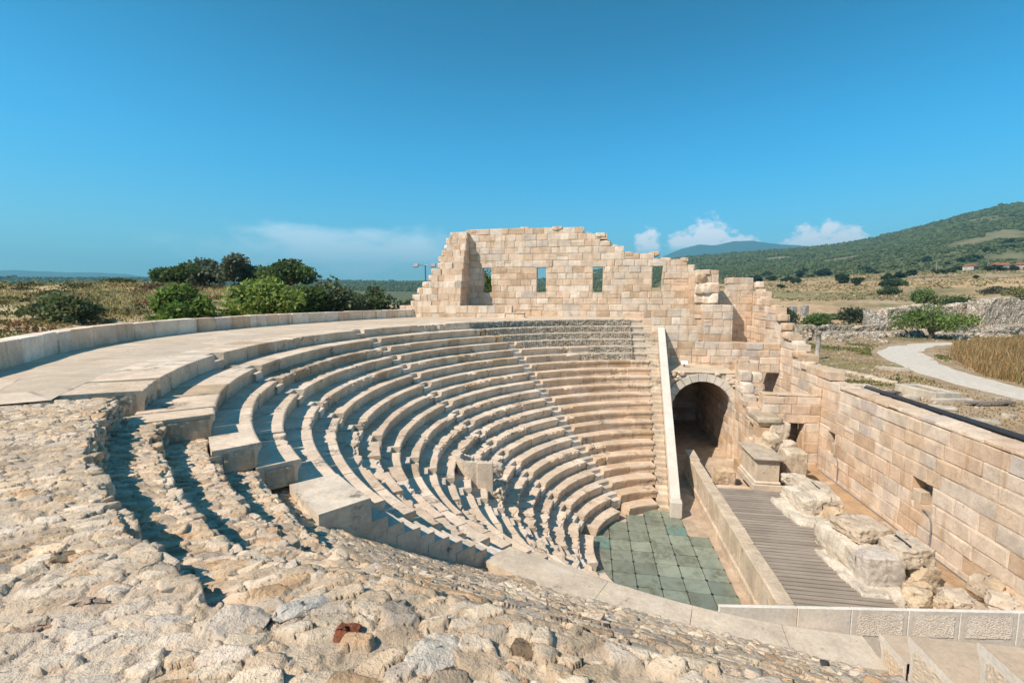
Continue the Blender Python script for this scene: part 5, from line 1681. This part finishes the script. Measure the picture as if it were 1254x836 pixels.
# two grey wall stumps and a small arch in the field
for lab, px in (('left of two thin grey wall stumps in the field', 970.5), ('right of two thin grey wall stumps in the field', 984.5)):
    p = PL(px, 112); mb = MB(); rock(mb, (p[0], p[1], p[2] + 1.0), (1.3, 1.2, 3.2), .3, .15, .15, int(px), 8, (.46, .44, .41)); tag(mb.build('wall_stump', M['rock_far']), lab, 'ruined wall')
p = PL(992, 62); mb = MB(); nA = 9
for k in range(nA):
    a0 = math.pi * k / nA; a1 = math.pi * (k + 1) / nA - .03; pts = [(p[0] + rr * math.cos(a), p[1] + yy_, p[2] + 1.0 + rr * math.sin(a)) for rr in (.8, 1.3) for yy_ in (0, .9) for a in (a1, a0)]
    chbox(mb, pts, .02, (.50, .42, .32))
for sx in (-1.05, 1.05): chbox(mb, box8((p[0] + sx - .25, p[1], p[2] - .3), (.5, 0, 0), (0, .9, 0), (0, 0, 1.3)), .02, (.50, .42, .32))
tag(mb.build('small_arch', M['rock_far']), 'small free-standing stone arch among the low ruins', 'stone arch')
# houses on the slope
for k, (px, r, w) in enumerate(((1218, 315, 8), (1247, 310, 9), (1183, 330, 9))):
    p = PL(px, r); root = empty('house', ['small house with orange roof above the dry field', 'house with orange roof at the right edge of the slope', 'pale low house at the foot of the wooded hill'][k], 'house', 'houses at the foot of the hill'); root.location = p; root.rotation_euler = (0, 0, .3 * k)
    mb = MB(); chbox(mb, box8((-w / 2, -3, -.5), (w, 0, 0), (0, 6, 0), (0, 0, 3.6)), .05, (.62, .56, .48)); mb.build('wall', M['rock_far'], root)
    mb = MB(); mb.add([(-w / 2 - .4, -3.4, 3.05), (w / 2 + .4, -3.4, 3.05), (w / 2 + .4, 3.4, 3.05), (-w / 2 - .4, 3.4, 3.05), (-w / 2, 0, 4.9), (w / 2, 0, 4.9)], [(0, 1, 5, 4), (2, 3, 4, 5), (1, 2, 5), (3, 0, 4), (3, 2, 1, 0)], (.42, .17, .085)); mb.build('roof', M['rock_far'], root)
for k, px in enumerate((1141, 1203, 1258)):
    p = PL(px, 300); mb = MB(); tube(mb, [p, (p[0], p[1], p[2] + 11)], [.22, .14], (.25, .22, .2), 6); tube(mb, [(p[0] - 1, p[1], p[2] + 10), (p[0] + 1, p[1], p[2] + 10)], .1, (.25, .22, .2), 5)
    tag(mb.build('utility_pole', M['bark']), 'thin utility pole on the slope ' + ['left of the houses', 'between the two orange-roofed houses', 'at the right edge'][k], 'utility pole', 'utility poles on the slope')

# scattered ruin stones: a mass of rubble
rng = np.random.default_rng(1500); mb = MB()
for k in range(620):
    px = rng.uniform(968, 1290); r = rng.choice([rng.normal(72, 5), rng.uniform(58, 100)], p=[.72, .28])
    if 1085 < px < 1165 and 60 < r < 68: continue
    p = PL(px, r); q = np.array(p[:2])
    if np.min(np.hypot(mp[:, 0] - q[0], mp[:, 1] - q[1])) < 3.2 or inside(q[:1], q[1:], poly)[0]: continue
    s_ = rng.uniform(.25, .95)
    rock(mb, (p[0], p[1], p[2] + s_ * .15), (s_ * 1.3, s_, s_ * .7), rng.uniform(0, 3), .35, .06, k, 3, np.array([.54, .46, .36]) * rng.uniform(.75, 1.15), 3)
for k in range(420):                        # pebbles and chips on the bare ground nearer the wall
    px = rng.uniform(1000, 1300); r = rng.uniform(24, 62); p = PL(px, r); q = np.array(p[:2])
    if q[0] < 10.3: continue
    if np.min(np.hypot(mp[:, 0] - q[0], mp[:, 1] - q[1])) < 2.0 or inside(q[:1], q[1:], poly)[0]: continue
    s_ = rng.uniform(.06, .22); rock(mb, (p[0], p[1], p[2] + s_ * .1), (s_ * 1.3, s_, s_ * .6), rng.uniform(0, 3), .35, .02, k, 2, np.array([.58, .49, .38]) * rng.uniform(.8, 1.15), 2)
tag(mb.build('ruin_stones', M['rock_far']), 'scattered fallen stones among the low ruins on the plain', 'stones', None, 'stuff')

# column
p = PL(1004, 44); root = empty('column', 'weathered grey standing column on the plain beside the stepped wall', 'column'); root.location = p
mb = MB(); tube(mb, [(0, 0, -.2), (0, 0, .8), (.01, 0, 1.7), (.0, 0, 2.45)], [.22, .21, .20, .19], (.40, .37, .33), 16); mb.build('shaft', M['rough'], root)
mb = MB(); tube(mb, [(0, 0, 2.452), (0, 0, 2.52), (0, 0, 2.6)], [.2, .25, .24], (.46, .42, .37), 16); mb.build('capital', M['rough'], root)

# fallen dressed stones on the plain near the right wall
SL = [('long fallen stone beam lying on the dry ground', 1094, 454, (2.1, .6, .35), -.35), ('flat stone slab on the ground nearer the wall', 1055, 473, (1.1, .6, .22), -.2),
      ('flat buried stone left of the stone basin', 1082, 480, (1.3, .8, .18), -.3), ('small square stone beside the basin plank', 1116, 489, (.7, .5, .3), .1),
      ('pale slab half sunk right of the basin', 1154, 501, (1.2, .6, .2), -.5), ('pale slab at the right edge near the rail', 1203, 517, (1.3, .5, .2), -.1),
      ('small white stone by the rail', 1236, 511, (.5, .4, .22), .3), ('flat pale slab by the end of the stone row', 1029, 464, (1.1, .5, .2), -.1)]
for k, (lab, px, py, d, rz) in enumerate(SL):
    q = at(px, py, z=4.42); mb = MB(); rock(mb, (q[0], q[1], gz(q[0], q[1]) + d[2] * .35), d, rz, .15, .05, 1600 + k, 8, (.58, .50, .40)); tag(mb.build('fallen_stone', M['rough']), lab, 'stone', 'dressed stones lying on the plain')
# row of kerb stones leading from the column
rng = np.random.default_rng(1610); a_, b_ = at(992, 447, z=4.4), at(1086, 468, z=4.4)
for k in range(13):
    t = k / 12 + rng.normal(0, .012); q = a_ * (1 - t) + b_ * t; mb = MB(); rock(mb, (q[0], q[1], gz(q[0], q[1]) + .05), (rng.uniform(.6, 1.1), .42, .26), -.5 + rng.normal(0, .1), .15, .04, 1620 + k, 6, (.58, .49, .37))
    tag(mb.build('kerb_stone', M['rough']), 'low stone in the line running from the column across the plain', 'stone', 'line of low stones from the column')
# stone basin with planks
q = at(1137, 482, z=4.42); root = empty('stone_basin', 'rectangular low stone basin filled with soil by the white path', 'stone basin'); root.location = (q[0], q[1], gz(q[0], q[1])); root.rotation_euler = (0, 0, .0)
pc = [at(px, py, z=4.9) - q for px, py in ((1102, 469.6), (1132, 469.6), (1170, 479.6), (1140.5, 481))]
pc = np.array([c[:2] for c in pc]); cen = pc.mean(0); e1 = pc[1] - pc[0]; e1n = e1 / np.linalg.norm(e1); e2n = np.array([-e1n[1], e1n[0]]); a1 = .5 * np.linalg.norm(e1); a2 = .5 * abs((pc[3] - pc[0]) @ e2n)
for k, (u0, u1, v0, v1) in enumerate(((-a1, a1, -a2, -a2 + .4), (-a1, a1, a2 - .4, a2), (-a1, -a1 + .4, -a2 + .405, a2 - .405), (a1 - .4, a1, -a2 + .405, a2 - .405))):
    mb = MB(); o2 = cen + e1n * u0 + e2n * v0
    chbox(mb, box8((o2[0], o2[1], -.15), (e1n[0] * (u1 - u0), e1n[1] * (u1 - u0), 0), (e2n[0] * (v1 - v0), e2n[1] * (v1 - v0), 0), (0, 0, .62)), .03, (.60, .53, .43)); mb.build('rim', M['rough'], root)
mb = MB(); o2 = cen - e1n * (a1 - .41) - e2n * (a2 - .41); chbox(mb, box8((o2[0], o2[1], 0), (e1n[0] * (2 * a1 - .82), e1n[1] * (2 * a1 - .82), 0), (e2n[0] * (2 * a2 - .82), e2n[1] * (2 * a2 - .82), 0), (0, 0, .34)), .03, (.26, .17, .10)); mb.build('soil', M['ground'], root)
mb = MB(); o2 = cen - e1n * (a1 + .3) - e2n * (a2 + .4); chbox(mb, box8((o2[0], o2[1], -.1), (e1n[0] * (2 * a1 + .6), e1n[1] * (2 * a1 + .6), 0), (e2n[0] * .39, e2n[1] * .39, 0), (0, 0, .28)), .03, (.60, .53, .43)); mb.build('step', M['rough'], root)
for lab, u, v, ln in (('dark plank beam resting at the right end of the stone basin', -.2, -2.9, 2.6), ('dark plank beam resting at the left end of the stone basin', -3.1, .2, 1.7)):
    w = q[:2] + cen + e1n * u + e2n * v; mb = MB(); chbox(mb, box8((w[0], w[1], gz(*w) + .14), (e1n[0] * ln, e1n[1] * ln, 0), (e2n[0] * .35, e2n[1] * .35, 0), (0, 0, .1)), .01, (.09, .08, .075))
    for f in (.15, .85): chbox(mb, box8((w[0] + e1n[0] * ln * f, w[1] + e1n[1] * ln * f, gz(*w) - .1), (e1n[0] * .14, e1n[1] * .14, 0), (e2n[0] * .3, e2n[1] * .3, 0), (0, 0, .236)), .01, (.08, .07, .065))
    tag(mb.build('plank_bench', M['wood']), lab, 'plank')

# floodlight pole beyond the parapet
p = at(522, 352, z=9.6); 
aP = math.radians(px_az(522)); rP = 44.; bx, by = CX + rP * math.cos(aP), CY + rP * math.sin(aP); bz = gz(bx, by)
root = empty('floodlight_pole', 'thin grey pole with two floodlights left of the windowed wall', 'floodlight'); root.location = (bx, by, bz)
hT = 10.6 + (362 - 326) / F * rP - bz
mb = MB(); tube(mb, [(0, 0, -.2), (0, 0, hT)], [.07, .05], (.3, .3, .3), 10); mb.build('pole', M['grey_metal'], root)
mb = MB(); tube(mb, [(-.85, 0, hT), (.85, 0, hT)], .03, (.3, .3, .3), 8); mb.build('cross_arm', M['grey_metal'], root)
for sx in (-.85, .85):
    mb = MB(); chbox(mb, np.array(box8((sx - .24, -.22, hT - .22), (.48, 0, 0), (0, .16, .34), (0, -.12, .06))), .02, (.2, .2, .2)); f_ = mb.build('floodlight', M['cable'], root)
    mb = MB(); chbox(mb, np.array(box8((sx - .2, -.235, hT - .19), (.4, 0, 0), (0, .13, .28), (0, -.012, .006))), .005, (.6, .6, .6)); mb.build('glass', M['cable'], f_)

# ------------------------------------------------------------------ sky, sun, camera
EL = R_(47.5); SX, SY = -.745, -.667
rot = math.atan2(SX, SY)
w = bpy.data.worlds.new('World'); SC.world = w; w.use_nodes = True
t = NT(w.node_tree); bg = w.node_tree.nodes['Background']
sky = t.n('ShaderNodeTexSky', sky_type='NISHITA'); sky.sun_disc = False
sky.sun_elevation = EL; sky.sun_rotation = rot; sky.air_density = 1.0; sky.dust_density = .5; sky.ozone_density = 2.0; sky.altitude = 100
hs = t.n('ShaderNodeHueSaturation'); t.L.new(sky.outputs[0], hs.inputs['Color']); hs.inputs['Saturation'].default_value = 1.3; hs.inputs['Hue'].default_value = .49; hs.inputs['Value'].default_value = 1.
tcx = t.n('ShaderNodeTexCoord'); spx = t.n('ShaderNodeSeparateXYZ'); t.L.new(tcx.outputs['Generated'], spx.inputs[0])
gm = t.mix(1., hs.outputs[0], t.mix(t.ramp(spx.outputs[2], .24, .56), t.mix(t.ramp(spx.outputs[2], 0., .30), (.80, 1.15, 1.22), (.22, 1.17, 1.36)), (.0, .72, .82)), 'MULTIPLY')
tc_ = t.n('ShaderNodeTexCoord'); D = tc_.outputs['Generated']
def dirv(px, py):
    v = at(px, py, z=CAM[2] + (1 if py < 362 else -1)) - CAM
    return v / np.linalg.norm(v)
nz1 = t.noise(t.mapping(D, (1, 1, 1.5)), 40, 9, .62, .25); nz2 = t.noise(t.mapping(D, (1, 1, 2.4)), 9, 6, .6)
sep = t.n('ShaderNodeSeparateXYZ'); t.L.new(D, sep.inputs[0])
cl = None
def addc(a, b): return b if a is None else t.math('MAXIMUM', a, b)
# cumulus heaps: centre pixel, half-width (px), height (px), base
for px, py, wd_, ht in ((868, 300, 36, 36), (838, 300, 26, 18), (793, 303, 18, 26), (1006, 300, 50, 30), (1040, 298, 30, 16), (900, 300, 30, 14)):
    v = dirv(px, py); sc = 1 / math.hypot(F, px - 627)
    rgt = np.array([-v[1], v[0], 0]) * -1; rgt /= np.linalg.norm(rgt)
    dp = t.n('ShaderNodeVectorMath', operation='DOT_PRODUCT'); t.L.new(D, dp.inputs[0]); dp.inputs[1].default_value = tuple(rgt / (wd_ * sc))
    u2 = t.math('POWER', t.math('ABSOLUTE', dp.outputs['Value']), 2.)
    zz = t.math('DIVIDE', t.math('SUBTRACT', sep.outputs[2], float(v[2])), ht * sc)
    z2 = t.math('MULTIPLY', zz, zz)
    fwd = t.n('ShaderNodeVectorMath', operation='DOT_PRODUCT'); t.L.new(D, fwd.inputs[0]); fwd.inputs[1].default_value = tuple(v)
    front = t.math('GREATER_THAN', fwd.outputs['Value'], .5)
    m_ = t.math('SUBTRACT', 1.0, t.math('ADD', u2, z2))
    m_ = t.math('ADD', m_, t.math('MULTIPLY', t.math('SUBTRACT', nz1, .5), 2.6))
    base_ = t.ramp(zz, -.55, .1)
    m_ = t.math('MULTIPLY', t.math('MULTIPLY', t.ramp(m_, .05, .75), base_), front)
    cl = addc(cl, m_)
# thin veil on the left near the horizon
v = dirv(430, 296); rgt = np.array([v[1], -v[0], 0]); rgt /= np.linalg.norm(rgt)
dp = t.n('ShaderNodeVectorMath', operation='DOT_PRODUCT'); t.L.new(D, dp.inputs[0]); dp.inputs[1].default_value = tuple(rgt / .36)
u2 = t.math('POWER', t.math('ABSOLUTE', dp.outputs['Value']), 2.)
zz = t.math('DIVIDE', t.math('SUBTRACT', sep.outputs[2], float(v[2]) - .02), .062)
m_ = t.math('SUBTRACT', 1., t.math('ADD', u2, t.math('MULTIPLY', zz, zz)))
m_ = t.math('ADD', m_, t.math('MULTIPLY', t.math('SUBTRACT', nz2, .5), 2.2))
fwd = t.n('ShaderNodeVectorMath', operation='DOT_PRODUCT'); t.L.new(D, fwd.inputs[0]); fwd.inputs[1].default_value = tuple(v)
veil = t.math('MULTIPLY', t.math('MULTIPLY', t.ramp(m_, .1, 1.1), .8), t.math('GREATER_THAN', fwd.outputs['Value'], .5))
c1 = t.mix(veil, gm, (8.2, 9.2, 10.2)); c2 = t.mix(t.math('MULTIPLY', cl, .85), c1, (12.0, 11.0, 11.0))
t.L.new(c2, bg.inputs['Color']); bg.inputs['Strength'].default_value = .095

hm = bpy.data.materials.new('air'); hm.use_nodes = True; nt_ = hm.node_tree
nt_.nodes.remove(nt_.nodes['Principled BSDF']); pv = nt_.nodes.new('ShaderNodeVolumePrincipled'); pv.inputs['Color'].default_value = (.28, .77, 1.0, 1); pv.inputs['Density'].default_value = 2.1e-4; pv.inputs['Anisotropy'].default_value = .1
nt_.links.new(pv.outputs[0], nt_.nodes['Material Output'].inputs['Volume'])
hb = MB(); B_ = 10000.; hb.add(box8((-B_, -B_, -60), (2 * B_, 0, 0), (0, 2 * B_, 0), (0, 0, 800)), [(0, 2, 3, 1), (4, 5, 7, 6), (0, 1, 5, 4), (2, 6, 7, 3), (0, 4, 6, 2), (1, 3, 7, 5)])
hz = hb.build('haze', hm); hz['kind'] = 'stuff'

s = bpy.data.lights.new('sun', 'SUN'); s.energy = 4.6; s.angle = R_(.53); s.color = (1, .855, .715)
so = bpy.data.objects.new('sun', s); COL.objects.link(so)
sv = Vector((SX * math.cos(EL), SY * math.cos(EL), math.sin(EL)))
so.rotation_euler = sv.to_track_quat('Z', 'Y').to_euler(); so.location = (-30, -30, 60)

cam = bpy.data.cameras.new('camera'); cam.sensor_width = 36; cam.lens = F / 1254 * 36; cam.clip_end = 40000; cam.clip_start = .05
co = bpy.data.objects.new('camera', cam); COL.objects.link(co); co.location = CAM; co.rotation_euler = (math.pi / 2 - TH, 0, YAW); SC.camera = co
SC.view_settings.view_transform = 'Standard'; SC.view_settings.look = 'None'; SC.view_settings.gamma = 1; SC.view_settings.use_curve_mapping = False
SC.view_settings.exposure = 0.62
SC.cycles.max_bounces = 7; SC.cycles.diffuse_bounces = 4; SC.cycles.glossy_bounces = 2; SC.cycles.transmission_bounces = 4
SC.cycles.use_denoising = True
